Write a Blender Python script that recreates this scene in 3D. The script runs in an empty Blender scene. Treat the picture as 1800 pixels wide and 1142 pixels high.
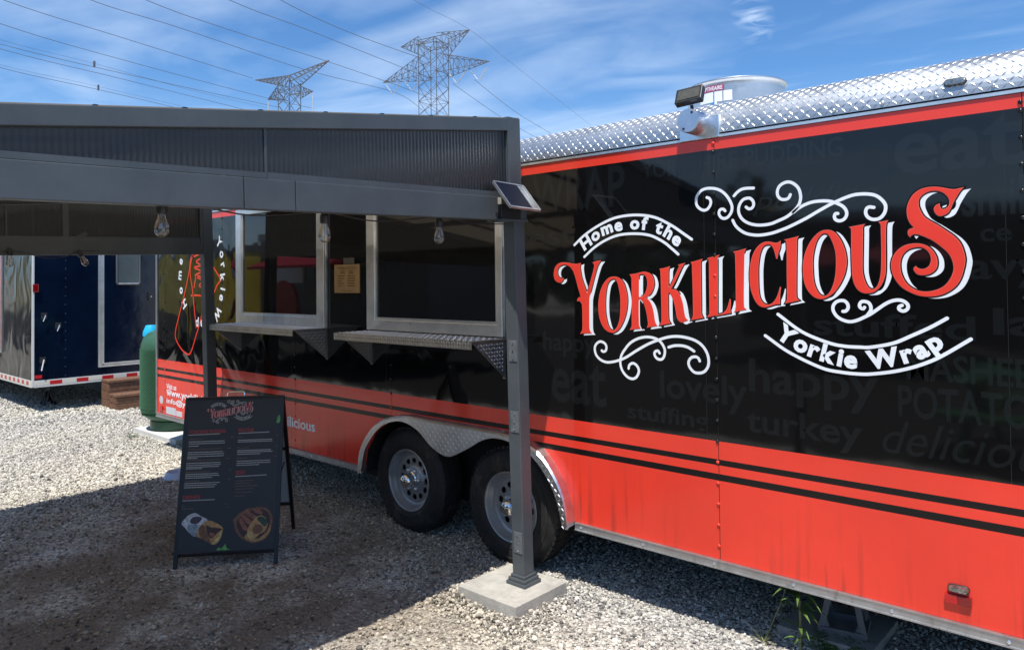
import bpy, math, random
import numpy as np
from mathutils import Vector, Matrix
R=math.radians
random.seed(7)
sc=bpy.context.scene
COL=sc.collection

# ---------------------------------------------------------------- camera
cam=bpy.data.cameras.new("camera"); camo=bpy.data.objects.new("camera",cam); COL.objects.link(camo); sc.camera=camo
yaw=R(48.02); pitch=math.atan(25/1300.); roll=0.010
fw0=Vector((-math.cos(yaw),math.sin(yaw),0)); rt0=Vector((math.sin(yaw),math.cos(yaw),0)); up0=Vector((0,0,1))
fw=fw0*math.cos(pitch)+up0*math.sin(pitch); upv=up0*math.cos(pitch)-fw0*math.sin(pitch)
rt=rt0*math.cos(roll)-upv*math.sin(roll); upr=upv*math.cos(roll)+rt0*math.sin(roll)
M=Matrix((rt,upr,-fw)).transposed().to_4x4(); M.translation=Vector((2.56,-2.94,1.66))
camo.matrix_world=M
cam.lens=26; cam.sensor_width=36; cam.sensor_fit='HORIZONTAL'; cam.shift_y=-101/1800
cam.clip_start=0.05; cam.clip_end=5000

# ---------------------------------------------------------------- light
SUN_DIR=Vector((-.20,.36,-1)).normalized()
el=math.asin(-SUN_DIR.z); az=math.atan2(-SUN_DIR.x,-SUN_DIR.y)
sun=bpy.data.lights.new("sun",'SUN'); suno=bpy.data.objects.new("sun",sun); COL.objects.link(suno)
sun.energy=4.6; sun.angle=R(.53); sun.color=(1,.955,.89)
suno.rotation_euler=SUN_DIR.to_track_quat('-Z','Y').to_euler(); suno.location=(6,-10,25)
w=bpy.data.worlds.new("World"); sc.world=w; w.use_nodes=True
nt=w.node_tree; nt.nodes.clear()
def N(nt,t,**k):
    n=nt.nodes.new(t)
    for a,b in k.items(): setattr(n,a,b)
    return n
sky=N(nt,'ShaderNodeTexSky',sky_type='NISHITA'); sky.sun_disc=False; sky.sun_elevation=el; sky.sun_rotation=az
sky.air_density=1.0; sky.dust_density=.35; sky.ozone_density=2.2; sky.altitude=150
tc=N(nt,'ShaderNodeTexCoord'); sep=N(nt,'ShaderNodeSeparateXYZ'); nt.links.new(tc.outputs['Generated'],sep.inputs[0])
mz=N(nt,'ShaderNodeMath',operation='MAXIMUM'); nt.links.new(sep.outputs[2],mz.inputs[0]); mz.inputs[1].default_value=.04
dx=N(nt,'ShaderNodeMath',operation='DIVIDE'); dy=N(nt,'ShaderNodeMath',operation='DIVIDE')
nt.links.new(sep.outputs[0],dx.inputs[0]); nt.links.new(mz.outputs[0],dx.inputs[1]); nt.links.new(sep.outputs[1],dy.inputs[0]); nt.links.new(mz.outputs[0],dy.inputs[1])
cb=N(nt,'ShaderNodeCombineXYZ'); nt.links.new(dx.outputs[0],cb.inputs[0]); nt.links.new(dy.outputs[0],cb.inputs[1])
mp=N(nt,'ShaderNodeMapping'); mp.inputs['Rotation'].default_value=(0,0,R(28)); mp.inputs['Scale'].default_value=(.55,.9,1); nt.links.new(cb.outputs[0],mp.inputs[0])
def wn(scale,detail,rough,dist):
    n=N(nt,'ShaderNodeTexNoise'); n.inputs['Scale'].default_value=scale; n.inputs['Detail'].default_value=detail; n.inputs['Roughness'].default_value=rough; n.inputs['Distortion'].default_value=dist
    nt.links.new(mp.outputs[0],n.inputs[0]); return n
n1=wn(.55,6,.55,1.3); n2=wn(1.5,5,.5,.8)
mu=N(nt,'ShaderNodeMath',operation='MULTIPLY'); nt.links.new(n1.outputs[0],mu.inputs[0]); nt.links.new(n2.outputs[0],mu.inputs[1])
cr=N(nt,'ShaderNodeValToRGB'); cr.color_ramp.elements[0].position=.20; cr.color_ramp.elements[0].color=(0,0,0,1); cr.color_ramp.elements[1].position=.44; cr.color_ramp.elements[1].color=(.50,.50,.50,1)
nt.links.new(mu.outputs[0],cr.inputs[0])
# haze towards horizon
hz=N(nt,'ShaderNodeMapRange'); hz.inputs['From Min'].default_value=0; hz.inputs['From Max'].default_value=.26; hz.inputs['To Min'].default_value=.46; hz.inputs['To Max'].default_value=0
nt.links.new(sep.outputs[2],hz.inputs[0])
mxm=N(nt,'ShaderNodeMath',operation='ADD',use_clamp=True); nt.links.new(cr.outputs[0],mxm.inputs[0]); nt.links.new(hz.outputs[0],mxm.inputs[1])
tint=N(nt,'ShaderNodeMix',data_type='RGBA',blend_type='MULTIPLY'); tint.inputs[0].default_value=1; tint.inputs[7].default_value=(.64,1.0,1.32,1)
nt.links.new(sky.outputs[0],tint.inputs[6])
mx=N(nt,'ShaderNodeMix',data_type='RGBA'); mx.inputs[7].default_value=(6.6,8.0,9.9,1)
nt.links.new(mxm.outputs[0],mx.inputs[0]); nt.links.new(tint.outputs[2],mx.inputs[6])
# one bright wisp high over the trailer roof
cmp_=N(nt,'ShaderNodeMapping',vector_type='TEXTURE'); cmp_.inputs['Location'].default_value=(-1.20,2.74,0); cmp_.inputs['Rotation'].default_value=(0,0,R(20.8)); cmp_.inputs['Scale'].default_value=(.085,.42,1); nt.links.new(cb.outputs[0],cmp_.inputs[0])
cl=N(nt,'ShaderNodeVectorMath',operation='LENGTH'); nt.links.new(cmp_.outputs[0],cl.inputs[0])
cm=N(nt,'ShaderNodeMapRange'); cm.inputs['From Min'].default_value=1.0; cm.inputs['From Max'].default_value=.15; nt.links.new(cl.outputs['Value'],cm.inputs[0])
n5=N(nt,'ShaderNodeTexNoise'); n5.inputs['Scale'].default_value=7; n5.inputs['Distortion'].default_value=1.2; n5.inputs['Detail'].default_value=6; nt.links.new(cb.outputs[0],n5.inputs[0])
nm=N(nt,'ShaderNodeMapRange'); nm.inputs['From Min'].default_value=.42; nm.inputs['From Max'].default_value=.68; nt.links.new(n5.outputs[0],nm.inputs[0])
wm=N(nt,'ShaderNodeMath',operation='MULTIPLY'); nt.links.new(cm.outputs[0],wm.inputs[0]); nt.links.new(nm.outputs[0],wm.inputs[1])
wa=N(nt,'ShaderNodeMath',operation='MULTIPLY_ADD',use_clamp=True); wa.inputs[1].default_value=.62; nt.links.new(wm.outputs[0],wa.inputs[0]); nt.links.new(mxm.outputs[0],wa.inputs[2]); nt.links.new(wa.outputs[0],mx.inputs[0])
bg=N(nt,'ShaderNodeBackground'); bg.inputs[1].default_value=.095; nt.links.new(mx.outputs[2],bg.inputs[0])
wo=N(nt,'ShaderNodeOutputWorld'); nt.links.new(bg.outputs[0],wo.inputs[0])
sc.view_settings.view_transform='Standard'; sc.view_settings.look='None'; sc.view_settings.gamma=1; sc.view_settings.exposure=0.38
sc.render.engine='CYCLES'
try: sc.cycles.transparent_max_bounces=16; sc.cycles.max_bounces=8
except Exception: pass

# ---------------------------------------------------------------- helpers
class MB:
    def __init__(s): s.v=[]; s.f=[]; s.m=[]
    def add(s,vs,fs,mi=0):
        o=len(s.v); s.v+=[tuple(a) for a in vs]; s.f+=[tuple(i+o for i in f) for f in fs]; s.m+=[mi]*len(fs)
    def box(s,x0,x1,y0,y1,z0,z1,mi=0):
        s.add([(x0,y0,z0),(x1,y0,z0),(x1,y1,z0),(x0,y1,z0),(x0,y0,z1),(x1,y0,z1),(x1,y1,z1),(x0,y1,z1)],
              [(0,3,2,1),(4,5,6,7),(0,1,5,4),(1,2,6,5),(2,3,7,6),(3,0,4,7)],mi)
    def bar(s,a,b,wd,hg=None,mi=0,upd=None):
        hg=hg or wd; a=Vector(a); b=Vector(b); d=(b-a).normalized()
        u=Vector(upd) if upd else (Vector((0,0,1)) if abs(d.z)<.95 else Vector((1,0,0)))
        x=d.cross(u).normalized(); y=x.cross(d).normalized()
        vs=[]
        for p in (a,b):
            for i,j in ((-1,-1),(1,-1),(1,1),(-1,1)): vs.append(p+x*(i*wd/2)+y*(j*hg/2))
        s.add(vs,[(0,1,2,3),(7,6,5,4),(0,4,5,1),(1,5,6,2),(2,6,7,3),(3,7,4,0)],mi)
    def tube(s,pts,r,n=8,mi=0,cap=True):
        P=[Vector(p) for p in pts]; rs=r if isinstance(r,(list,tuple)) else [r]*len(P)
        t0=(P[1]-P[0]).normalized(); ref=Vector((0,0,1)) if abs(t0.z)<.9 else Vector((1,0,0))
        x=t0.cross(ref).normalized(); vs=[]
        for i,p in enumerate(P):
            t=((P[min(i+1,len(P)-1)]-P[max(i-1,0)])).normalized()
            x=(x-t*x.dot(t)).normalized(); y=t.cross(x)
            for k in range(n):
                a=2*math.pi*k/n; vs.append(p+(x*math.cos(a)+y*math.sin(a))*rs[i])
        fs=[]
        for i in range(len(P)-1):
            for k in range(n): fs.append((i*n+k,i*n+(k+1)%n,(i+1)*n+(k+1)%n,(i+1)*n+k))
        if cap: fs.append(tuple(range(n))[::-1]); fs.append(tuple((len(P)-1)*n+k for k in range(n)))
        s.add(vs,fs,mi)
    def lathe(s,prof,c=(0,0,0),axis='Z',n=32,mi=0):
        # prof: (radius, height along axis)
        vs=[]; fs=[]
        for r,h in prof:
            for k in range(n):
                a=2*math.pi*k/n; p=(r*math.cos(a),r*math.sin(a),h)
                if axis=='Y': p=(p[0],p[2],p[1])
                if axis=='X': p=(p[2],p[0],p[1])
                vs.append((p[0]+c[0],p[1]+c[1],p[2]+c[2]))
        for i in range(len(prof)-1):
            for k in range(n): fs.append((i*n+k,i*n+(k+1)%n,(i+1)*n+(k+1)%n,(i+1)*n+k))
        s.add(vs,fs,mi)
    def prism(s,poly,d,mi=0):
        # poly: list of 3d points (planar), d: extrusion vector
        n=len(poly); d=Vector(d); vs=[Vector(p) for p in poly]+[Vector(p)+d for p in poly]
        s.add(vs,[tuple(range(n)),tuple(range(2*n-1,n-1,-1))]+[(i,i+n,(i+1)%n+n,(i+1)%n) for i in range(n)],mi)
    def build(s,name,mats,parent=None,smooth=False,bevel=0,loc=None,seg=2):
        me=bpy.data.meshes.new(name); me.from_pydata(s.v,[],s.f)
        if not isinstance(mats,(list,tuple)): mats=[mats]
        for m in mats: me.materials.append(m)
        if len(mats)>1: me.polygons.foreach_set('material_index',s.m)
        import bmesh
        bm=bmesh.new(); bm.from_mesh(me); bmesh.ops.recalc_face_normals(bm,faces=bm.faces); bm.to_mesh(me); bm.free()
        if smooth:
            me.polygons.foreach_set('use_smooth',[True]*len(me.polygons))
            try: me.set_sharp_from_angle(angle=R(38))
            except Exception: pass
        me.update()
        o=bpy.data.objects.new(name,me); COL.objects.link(o)
        if parent: o.parent=parent
        if loc: o.location=loc
        if bevel:
            b=o.modifiers.new('b','BEVEL'); b.width=bevel; b.segments=seg; b.limit_method='ANGLE'; b.angle_limit=R(40)
        return o
def tag(o,label=None,cat=None,group=None,kind=None):
    if label: o['label']=label
    if cat: o['category']=cat
    if group: o['group']=group
    if kind: o['kind']=kind
    return o
def thing(name,label,cat,loc=(0,0,0),rz=0,group=None,rot=None):
    o=bpy.data.objects.new(name,None); COL.objects.link(o); o.location=loc; o.rotation_euler=rot or (0,0,rz); o.empty_display_size=.2
    return tag(o,label,cat,group)
def box(name,m,parent,x0,x1,y0,y1,z0,z1,bevel=0):
    b=MB(); b.box(x0,x1,y0,y1,z0,z1); return b.build(name,m,parent,bevel=bevel)
def kids(o): return [c for c in bpy.data.objects if c.parent==o]
def copy_tree(o,parent=None,ch=None):
    if ch is None:
        ch={}
        for c in bpy.data.objects:
            if c.parent: ch.setdefault(c.parent.name,[]).append(c)
    c=o.copy(); COL.objects.link(c)
    if parent: c.parent=parent
    for k in ch.get(o.name,[]): copy_tree(k,c,ch)
    return c

# ---------------------------------------------------------------- materials
def mat(name,col,rough=.5,metal=0,spec=.5,noise=None,bump=None,coat=0,ior=None,stain=None,trans=0,alpha=None):
    """noise=(scale,amount) value variation; bump=(scale,strength,dist)"""
    m=bpy.data.materials.new(name); m.use_nodes=True; t=m.node_tree; b=t.nodes['Principled BSDF']
    b.inputs['Base Color'].default_value=(*col,1); b.inputs['Roughness'].default_value=rough; b.inputs['Metallic'].default_value=metal
    b.inputs['Specular IOR Level'].default_value=spec
    if coat: b.inputs['Coat Weight'].default_value=coat; b.inputs['Coat Roughness'].default_value=.05
    if ior: b.inputs['IOR'].default_value=ior
    if trans: b.inputs['Transmission Weight'].default_value=trans
    g=t.nodes.new('ShaderNodeNewGeometry')
    if noise:
        n=t.nodes.new('ShaderNodeTexNoise'); n.inputs['Scale'].default_value=noise[0]; n.inputs['Detail'].default_value=6; n.inputs['Roughness'].default_value=.65
        t.links.new(g.outputs['Position'],n.inputs[0])
        mr=t.nodes.new('ShaderNodeMapRange'); mr.inputs['From Min'].default_value=.3; mr.inputs['From Max'].default_value=.7; mr.inputs['To Min'].default_value=1-noise[1]; mr.inputs['To Max'].default_value=1+noise[1]
        t.links.new(n.outputs[0],mr.inputs[0])
        mm=t.nodes.new('ShaderNodeMix'); mm.data_type='RGBA'; mm.blend_type='MULTIPLY'; mm.inputs[0].default_value=1; mm.inputs[6].default_value=(*col,1)
        t.links.new(mr.outputs[0],mm.inputs[7]); t.links.new(mm.outputs[2],b.inputs['Base Color'])
        if stain:   # smudges and runs: (scale xyz, threshold, strength, colour)
            sm_=t.nodes.new('ShaderNodeMapping'); sm_.inputs['Scale'].default_value=stain[0]; t.links.new(g.outputs['Position'],sm_.inputs[0])
            sn=t.nodes.new('ShaderNodeTexNoise'); sn.inputs['Scale'].default_value=1; sn.inputs['Detail'].default_value=7; sn.inputs['Roughness'].default_value=.7; t.links.new(sm_.outputs[0],sn.inputs[0])
            sr=t.nodes.new('ShaderNodeMapRange'); sr.inputs['From Min'].default_value=stain[1]; sr.inputs['From Max'].default_value=stain[1]+.14; sr.inputs['To Max'].default_value=stain[2]; t.links.new(sn.outputs[0],sr.inputs[0])
            sx=t.nodes.new('ShaderNodeMix'); sx.data_type='RGBA'; sx.inputs[7].default_value=(*stain[3],1); t.links.new(sr.outputs[0],sx.inputs[0]); t.links.new(mm.outputs[2],sx.inputs[6]); t.links.new(sx.outputs[2],b.inputs['Base Color'])
        rr=t.nodes.new('ShaderNodeMapRange'); rr.inputs['To Min'].default_value=max(0,rough-.08); rr.inputs['To Max'].default_value=min(1,rough+.12)
        t.links.new(n.outputs[0],rr.inputs[0]); t.links.new(rr.outputs[0],b.inputs['Roughness'])
    if bump:
        n=t.nodes.new('ShaderNodeTexNoise'); n.inputs['Scale'].default_value=bump[0]; n.inputs['Detail'].default_value=3; t.links.new(g.outputs['Position'],n.inputs[0])
        bp=t.nodes.new('ShaderNodeBump'); bp.inputs['Strength'].default_value=bump[1]; bp.inputs['Distance'].default_value=bump[2]
        t.links.new(n.outputs[0],bp.inputs['Height']); t.links.new(bp.outputs[0],b.inputs['Normal'])
    return m
def vinyl(name,col,rough,dirt=True,spec=.5,wave=1.0,streak=.95,coat=0):
    """glossy wrap on thin sheet: gentle oil-canning, stronger at the nose end, rain streaks at the bottom"""
    m=bpy.data.materials.new(name); m.use_nodes=True; t=m.node_tree; b=t.nodes['Principled BSDF']; L=t.links
    b.inputs['Roughness'].default_value=rough; b.inputs['Specular IOR Level'].default_value=spec
    if coat: b.inputs['Coat Weight'].default_value=coat; b.inputs['Coat Roughness'].default_value=.04
    g=t.nodes.new('ShaderNodeNewGeometry'); sp=t.nodes.new('ShaderNodeSeparateXYZ'); L.new(g.outputs['Position'],sp.inputs[0])
    mp=t.nodes.new('ShaderNodeMapping'); mp.inputs['Scale'].default_value=(1,1,.8); L.new(g.outputs['Position'],mp.inputs[0])
    n=t.nodes.new('ShaderNodeTexNoise'); n.inputs['Scale'].default_value=2.6; n.inputs['Detail'].default_value=1; n.inputs['Distortion'].default_value=1.0; L.new(mp.outputs[0],n.inputs[0])
    mr=t.nodes.new('ShaderNodeMapRange'); mr.inputs['From Min'].default_value=-2.6; mr.inputs['From Max'].default_value=-3.8; mr.inputs['To Min'].default_value=.006*wave; mr.inputs['To Max'].default_value=.05*wave
    L.new(sp.outputs[0],mr.inputs[0])
    bp=t.nodes.new('ShaderNodeBump'); bp.inputs['Strength'].default_value=.5; L.new(n.outputs[0],bp.inputs['Height']); L.new(mr.outputs[0],bp.inputs['Distance'])
    L.new(bp.outputs[0],b.inputs['Normal'])
    if coat: L.new(bp.outputs[0],b.inputs['Coat Normal'])
    # faded film
    n2=t.nodes.new('ShaderNodeTexNoise'); n2.inputs['Scale'].default_value=1.6; n2.inputs['Detail'].default_value=8; n2.inputs['Roughness'].default_value=.6; L.new(g.outputs['Position'],n2.inputs[0])
    f=t.nodes.new('ShaderNodeMapRange'); f.inputs['From Min'].default_value=.3; f.inputs['From Max'].default_value=.7; f.inputs['To Min'].default_value=.90; f.inputs['To Max'].default_value=1.08; L.new(n2.outputs[0],f.inputs[0])
    mm=t.nodes.new('ShaderNodeMix'); mm.data_type='RGBA'; mm.blend_type='MULTIPLY'; mm.inputs[0].default_value=1; mm.inputs[6].default_value=(*col,1); L.new(f.outputs[0],mm.inputs[7])
    out=mm.outputs[2]
    if dirt:
        ms=t.nodes.new('ShaderNodeMapping'); ms.inputs['Scale'].default_value=(26,26,1.3); L.new(g.outputs['Position'],ms.inputs[0])
        n3=t.nodes.new('ShaderNodeTexNoise'); n3.inputs['Scale'].default_value=1; n3.inputs['Detail'].default_value=5; L.new(ms.outputs[0],n3.inputs[0])
        ms2=t.nodes.new('ShaderNodeMapping'); ms2.inputs['Scale'].default_value=(2.3,2.3,.2); L.new(g.outputs['Position'],ms2.inputs[0])
        n4=t.nodes.new('ShaderNodeTexNoise'); n4.inputs['Scale'].default_value=1; n4.inputs['Detail'].default_value=2; L.new(ms2.outputs[0],n4.inputs[0])
        hh=t.nodes.new('ShaderNodeMapRange'); hh.inputs['From Min'].default_value=.78; hh.inputs['From Max'].default_value=.36; L.new(sp.outputs[2],hh.inputs[0])
        a1=t.nodes.new('ShaderNodeMapRange'); a1.inputs['From Min'].default_value=.50; a1.inputs['From Max'].default_value=.66; L.new(n3.outputs[0],a1.inputs[0])
        a2=t.nodes.new('ShaderNodeMapRange'); a2.inputs['From Min'].default_value=.44; a2.inputs['From Max'].default_value=.60; L.new(n4.outputs[0],a2.inputs[0])
        p1=t.nodes.new('ShaderNodeMath'); p1.operation='MULTIPLY'; L.new(a1.outputs[0],p1.inputs[0]); L.new(a2.outputs[0],p1.inputs[1])
        hp=t.nodes.new('ShaderNodeMath'); hp.operation='POWER'; hp.inputs[1].default_value=1.6; L.new(hh.outputs[0],hp.inputs[0])
        p2=t.nodes.new('ShaderNodeMath'); p2.operation='MULTIPLY'; L.new(p1.outputs[0],p2.inputs[0]); L.new(hp.outputs[0],p2.inputs[1])
        p3=t.nodes.new('ShaderNodeMath'); p3.operation='MULTIPLY'; p3.inputs[1].default_value=streak; L.new(p2.outputs[0],p3.inputs[0])
        md=t.nodes.new('ShaderNodeMix'); md.data_type='RGBA'; md.inputs[7].default_value=(.045,.03,.022,1); L.new(p3.outputs[0],md.inputs[0]); L.new(out,md.inputs[6]); out=md.outputs[2]
    L.new(out,b.inputs['Base Color'])
    return m
RED=vinyl('red_vinyl',(.80,.050,.027),.16,wave=.5)
BLACK=vinyl('black_vinyl',(.0048,.0046,.0046),.05,dirt=False,spec=.50,wave=.6)
STRIPE=vinyl('stripe_black',(.010,.008,.008),.2,spec=.3)
GHOST=vinyl('ghost_vinyl',(.0092,.0104,.0108),.08,dirt=False,spec=.50,wave=.55)
LRED=vinyl('logo_red',(.84,.055,.034),.3,dirt=False,spec=.3)
LPINK=vinyl('logo_pink',(.86,.17,.12),.3,dirt=False,spec=.3)
LWHITE=vinyl('logo_white',(.86,.88,.90),.3,dirt=False,spec=.3)
LBLACK=vinyl('logo_black',(.004,.003,.003),.3,dirt=False,spec=.25)
ALU=mat('tread_aluminium',(.52,.54,.55),.44,1,noise=(5,.12),bump=(35,.15,.001),stain=((7,7,14),.58,.45,(.22,.21,.19)))
ALU2=mat('tread_lug',(.74,.75,.76),.38,1,noise=(12,.06))
DULL=mat('dull_aluminium',(.36,.36,.36),.45,1,noise=(7,.16),bump=(60,.2,.001))
TRIM=mat('extruded_trim',(.46,.46,.46),.42,.85,noise=(14,.14),stain=((20,20,5),.56,.6,(.13,.11,.09)))
FRAME=mat('window_aluminium',(.80,.79,.76),.34,.9,noise=(10,.10))
GALV=mat('galvanised',(.80,.82,.84),.30,1,noise=(10,.14),bump=(40,.1,.001))
CHROME=mat('chrome',(.85,.85,.85),.06,1)
GLASSD=mat('tinted_glass',(.010,.010,.010),.03,0,.5)
MESHM=mat('insect_mesh',(.028,.028,.028),.5,0,.3,noise=(220,.8))
RUBBER=mat('tyre_rubber',(.018,.017,.017),.62,0,.35,noise=(14,.5),bump=(60,.3,.002),stain=((9,9,9),.55,.55,(.085,.072,.058)))
RUBBERD=mat('tyre_scuff',(.05,.045,.04),.8,0,.2,noise=(18,.6))
RIM=mat('silver_rim_paint',(.33,.345,.36),.30,.6,noise=(16,.10))
DARK=mat('underbody_black',(.012,.012,.012),.7)
CASTB=mat('black_plastic',(.02,.02,.021),.42,noise=(30,.3))
GAZ=mat('charcoal_powder_coat',(.070,.082,.090),.40,0,.5,noise=(3,.20),bump=(500,.10,.0005),stain=((9,9,6),.60,.55,(.045,.048,.05)))
GAZD=mat('charcoal_scuff',(.12,.13,.14),.45,noise=(20,.25))
CONC=mat('cast_concrete',(.40,.385,.345),.86,0,.25,noise=(11,.22),bump=(90,.5,.004),stain=((6,6,6),.56,.5,(.25,.22,.17)))
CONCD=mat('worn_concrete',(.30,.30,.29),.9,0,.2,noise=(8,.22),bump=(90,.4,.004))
CONCW=mat('white_concrete',(.62,.61,.57),.9,0,.2,noise=(8,.12),bump=(90,.3,.003))
NAVY=mat('navy_paint',(.0016,.0060,.020),.12,0,.5,noise=(3,.25),bump=(2.2,.4,.02))
WOOD=mat('brown_stained_wood',(.165,.088,.055),.65,0,.3,noise=(24,.35),bump=(70,.4,.002),stain=((5,30,30),.54,.6,(.09,.05,.035)))
TAPER=mat('red_reflective_tape',(.50,.012,.018),.3)
TAPEW=mat('white_reflective_tape',(.66,.64,.56),.32)
LENSR=mat('red_lens',(.20,.002,.003),.12,0,.6,coat=.5)
LENSR2=mat('bright_red_lens',(.50,.002,.006),.12,0,.6,coat=.5)
LENSC=mat('clear_lens',(.30,.29,.27),.10,.8,.6,noise=(90,.9))
GREENP=mat('green_tank_paint',(.036,.105,.058),.42,0,.5,noise=(8,.14))
CYAN=mat('cyan_plastic',(.02,.45,.80),.35)
WHITEP=mat('white_plastic',(.72,.74,.76),.35)
BOWLM=mat('pale_blue_plastic',(.42,.50,.62),.35)
PLY=mat('sign_plywood',(.42,.265,.12),.6,0,.3,noise=(30,.10))
INK=mat('engraved_brown',(.11,.05,.02),.7)
BOARD=mat('printed_menu_panel',(.026,.027,.030),.42,0,.4,noise=(3,.12))
BACKB=mat('grey_backing_board',(.35,.37,.39),.5,noise=(3,.08))
FRB=mat('black_steel_tube',(.010,.010,.010),.35)
PRINTW=mat('print_white',(.34,.34,.33),.5); PRINTR=mat('print_red',(.36,.028,.032),.5); PRINTD=mat('print_dim',(.12,.075,.055),.5)
SOLAR=mat('solar_cells',(.010,.011,.020),.3,0,.03,noise=(60,.2)); ACRY=mat('clear_acrylic',(.20,.22,.22),.2,.3,.6,noise=(40,.3))
PYL=mat('weathered_steel_lattice',(.13,.12,.115),.6,.4,noise=(.5,.2)); PYLR=mat('rusty_node',(.16,.085,.06),.7); WIRE=mat('overhead_conductor',(.085,.095,.12),.6); INSUL=mat('insulator',(.42,.44,.47),.3)
LEAFM=mat('weed_leaf',(.10,.17,.035),.5,0,.4,noise=(20,.3)); STALK=mat('weed_stalk',(.14,.15,.06),.6,noise=(30,.3)); FERN=mat('low_weed_leaf',(.055,.115,.022),.55,noise=(20,.3))
JACKM=mat('grey_polymer',(.13,.145,.16),.5,0,.4,noise=(20,.15))
def poly_sheet(name,tr,base,trw,rough):
    m=bpy.data.materials.new(name); m.use_nodes=True; t=m.node_tree; b=t.nodes['Principled BSDF']
    b.inputs['Base Color'].default_value=(*base,1); b.inputs['Roughness'].default_value=rough; b.inputs['Specular IOR Level'].default_value=.6
    tb=t.nodes.new('ShaderNodeBsdfTransparent'); tb.inputs[0].default_value=(*tr,1)
    ms=t.nodes.new('ShaderNodeMixShader'); ms.inputs[0].default_value=trw
    t.links.new(b.outputs[0],ms.inputs[1]); t.links.new(tb.outputs[0],ms.inputs[2]); t.links.new(ms.outputs[0],t.nodes['Material Output'].inputs[0])
    return m
POLYC=poly_sheet('smoked_polycarbonate',(.55,.47,.36),(.017,.018,.019),.020,.36)
def diffusing_sheet():
    m=bpy.data.materials.new('bronze_roof_sheet'); m.use_nodes=True; t=m.node_tree; b=t.nodes['Principled BSDF']
    b.inputs['Base Color'].default_value=(.05,.045,.04,1); b.inputs['Roughness'].default_value=.35
    tb=t.nodes.new('ShaderNodeBsdfTranslucent'); tb.inputs[0].default_value=(.66,.585,.47,1)
    ms=t.nodes.new('ShaderNodeMixShader'); ms.inputs[0].default_value=.68
    t.links.new(b.outputs[0],ms.inputs[1]); t.links.new(tb.outputs[0],ms.inputs[2]); t.links.new(ms.outputs[0],t.nodes['Material Output'].inputs[0]); return m
POLYR=diffusing_sheet()
def bulb_glass():
    m=bpy.data.materials.new('clear_bulb_glass'); m.use_nodes=True; t=m.node_tree; t.nodes.clear()
    g=t.nodes.new('ShaderNodeBsdfGlossy'); g.inputs['Roughness'].default_value=.03; tb=t.nodes.new('ShaderNodeBsdfTransparent'); tb.inputs[0].default_value=(.88,.86,.80,1)
    lw=t.nodes.new('ShaderNodeLayerWeight'); lw.inputs[0].default_value=.35; mr=t.nodes.new('ShaderNodeMapRange'); mr.inputs['To Min'].default_value=.10; mr.inputs['To Max'].default_value=.8
    t.links.new(lw.outputs['Fresnel'],mr.inputs[0]); ms=t.nodes.new('ShaderNodeMixShader'); o=t.nodes.new('ShaderNodeOutputMaterial')
    t.links.new(mr.outputs[0],ms.inputs[0]); t.links.new(tb.outputs[0],ms.inputs[1]); t.links.new(g.outputs[0],ms.inputs[2]); t.links.new(ms.outputs[0],o.inputs[0]); return m
BULB=bulb_glass()

# ---------------------------------------------------------------- flat graphics
def cat_rom(pts,closed=True,sub=5):
    P=[(p[0],p[1]) for p in pts]; C=[len(p)>2 for p in pts]; n=len(P); out=[]
    rng=range(n) if closed else range(n-1)
    for i in rng:
        j=(i+1)%n
        p1,p2=P[i],P[j]
        p0=P[i-1] if (i>0 or closed) and not C[i] else (2*p1[0]-p2[0],2*p1[1]-p2[1])
        p3=P[(j+1)%n] if ((j+1<n) or closed) and not C[j] else (2*p2[0]-p1[0],2*p2[1]-p1[1])
        for k in range(sub):
            t=k/sub; q=[]
            for a in (0,1):
                q.append(.5*((2*p1[a])+(-p0[a]+p2[a])*t+(2*p0[a]-5*p1[a]+4*p2[a]-p3[a])*t*t+(-p0[a]+3*p1[a]-3*p2[a]+p3[a])*t**3))
            out.append(tuple(q))
    if not closed: out.append(P[-1])
    return out
def area(l): return sum(a[0]*b[1]-b[0]*a[1] for a,b in zip(l,l[1:]+l[:1]))/2
def inset(loops,d):
    """grow (d>0) or shrink an outline with holes"""
    out=[]
    for i,l in enumerate(loops):
        l=list(l); 
        if (area(l)>0)!=(i==0): l=l[::-1]
        n=len(l); r=[]
        for k in range(n):
            a=Vector(l[k-1][:2]); p=Vector(l[k][:2]); c=Vector(l[(k+1)%n][:2])
            e1=(p-a).normalized() if (p-a).length>1e-6 else (c-p).normalized(); e2=(c-p).normalized() if (c-p).length>1e-6 else e1
            n1=Vector((e1.y,-e1.x)); n2=Vector((e2.y,-e2.x)); m_=(n1+n2); m_=m_.normalized() if m_.length>.2 else n1
            s=min(1.6,1/max(.3,m_.dot(n1))); q=p+m_*d*s; r.append((q.x,q.y))
        out.append(r)
    return out
def fill2d(loops,offset=0,extrude=0):
    if offset: loops=inset(loops,offset)
    """filled outline -> (verts2d/3d, faces)"""
    cu=bpy.data.curves.new('tmp','CURVE'); cu.dimensions='2D'; cu.fill_mode='BOTH'; cu.extrude=extrude
    for lp in loops:
        s=cu.splines.new('POLY'); s.points.add(len(lp)-1)
        for p,q in zip(s.points,lp): p.co=(q[0],q[1],0,1)
        s.use_cyclic_u=True
    o=bpy.data.objects.new('tmp',cu); me=bpy.data.meshes.new_from_object(o)
    v=[tuple(a.co) for a in me.vertices]; f=[tuple(p.vertices) for p in me.polygons]
    bpy.data.objects.remove(o); bpy.data.curves.remove(cu); bpy.data.meshes.remove(me)
    return v,f
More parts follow.
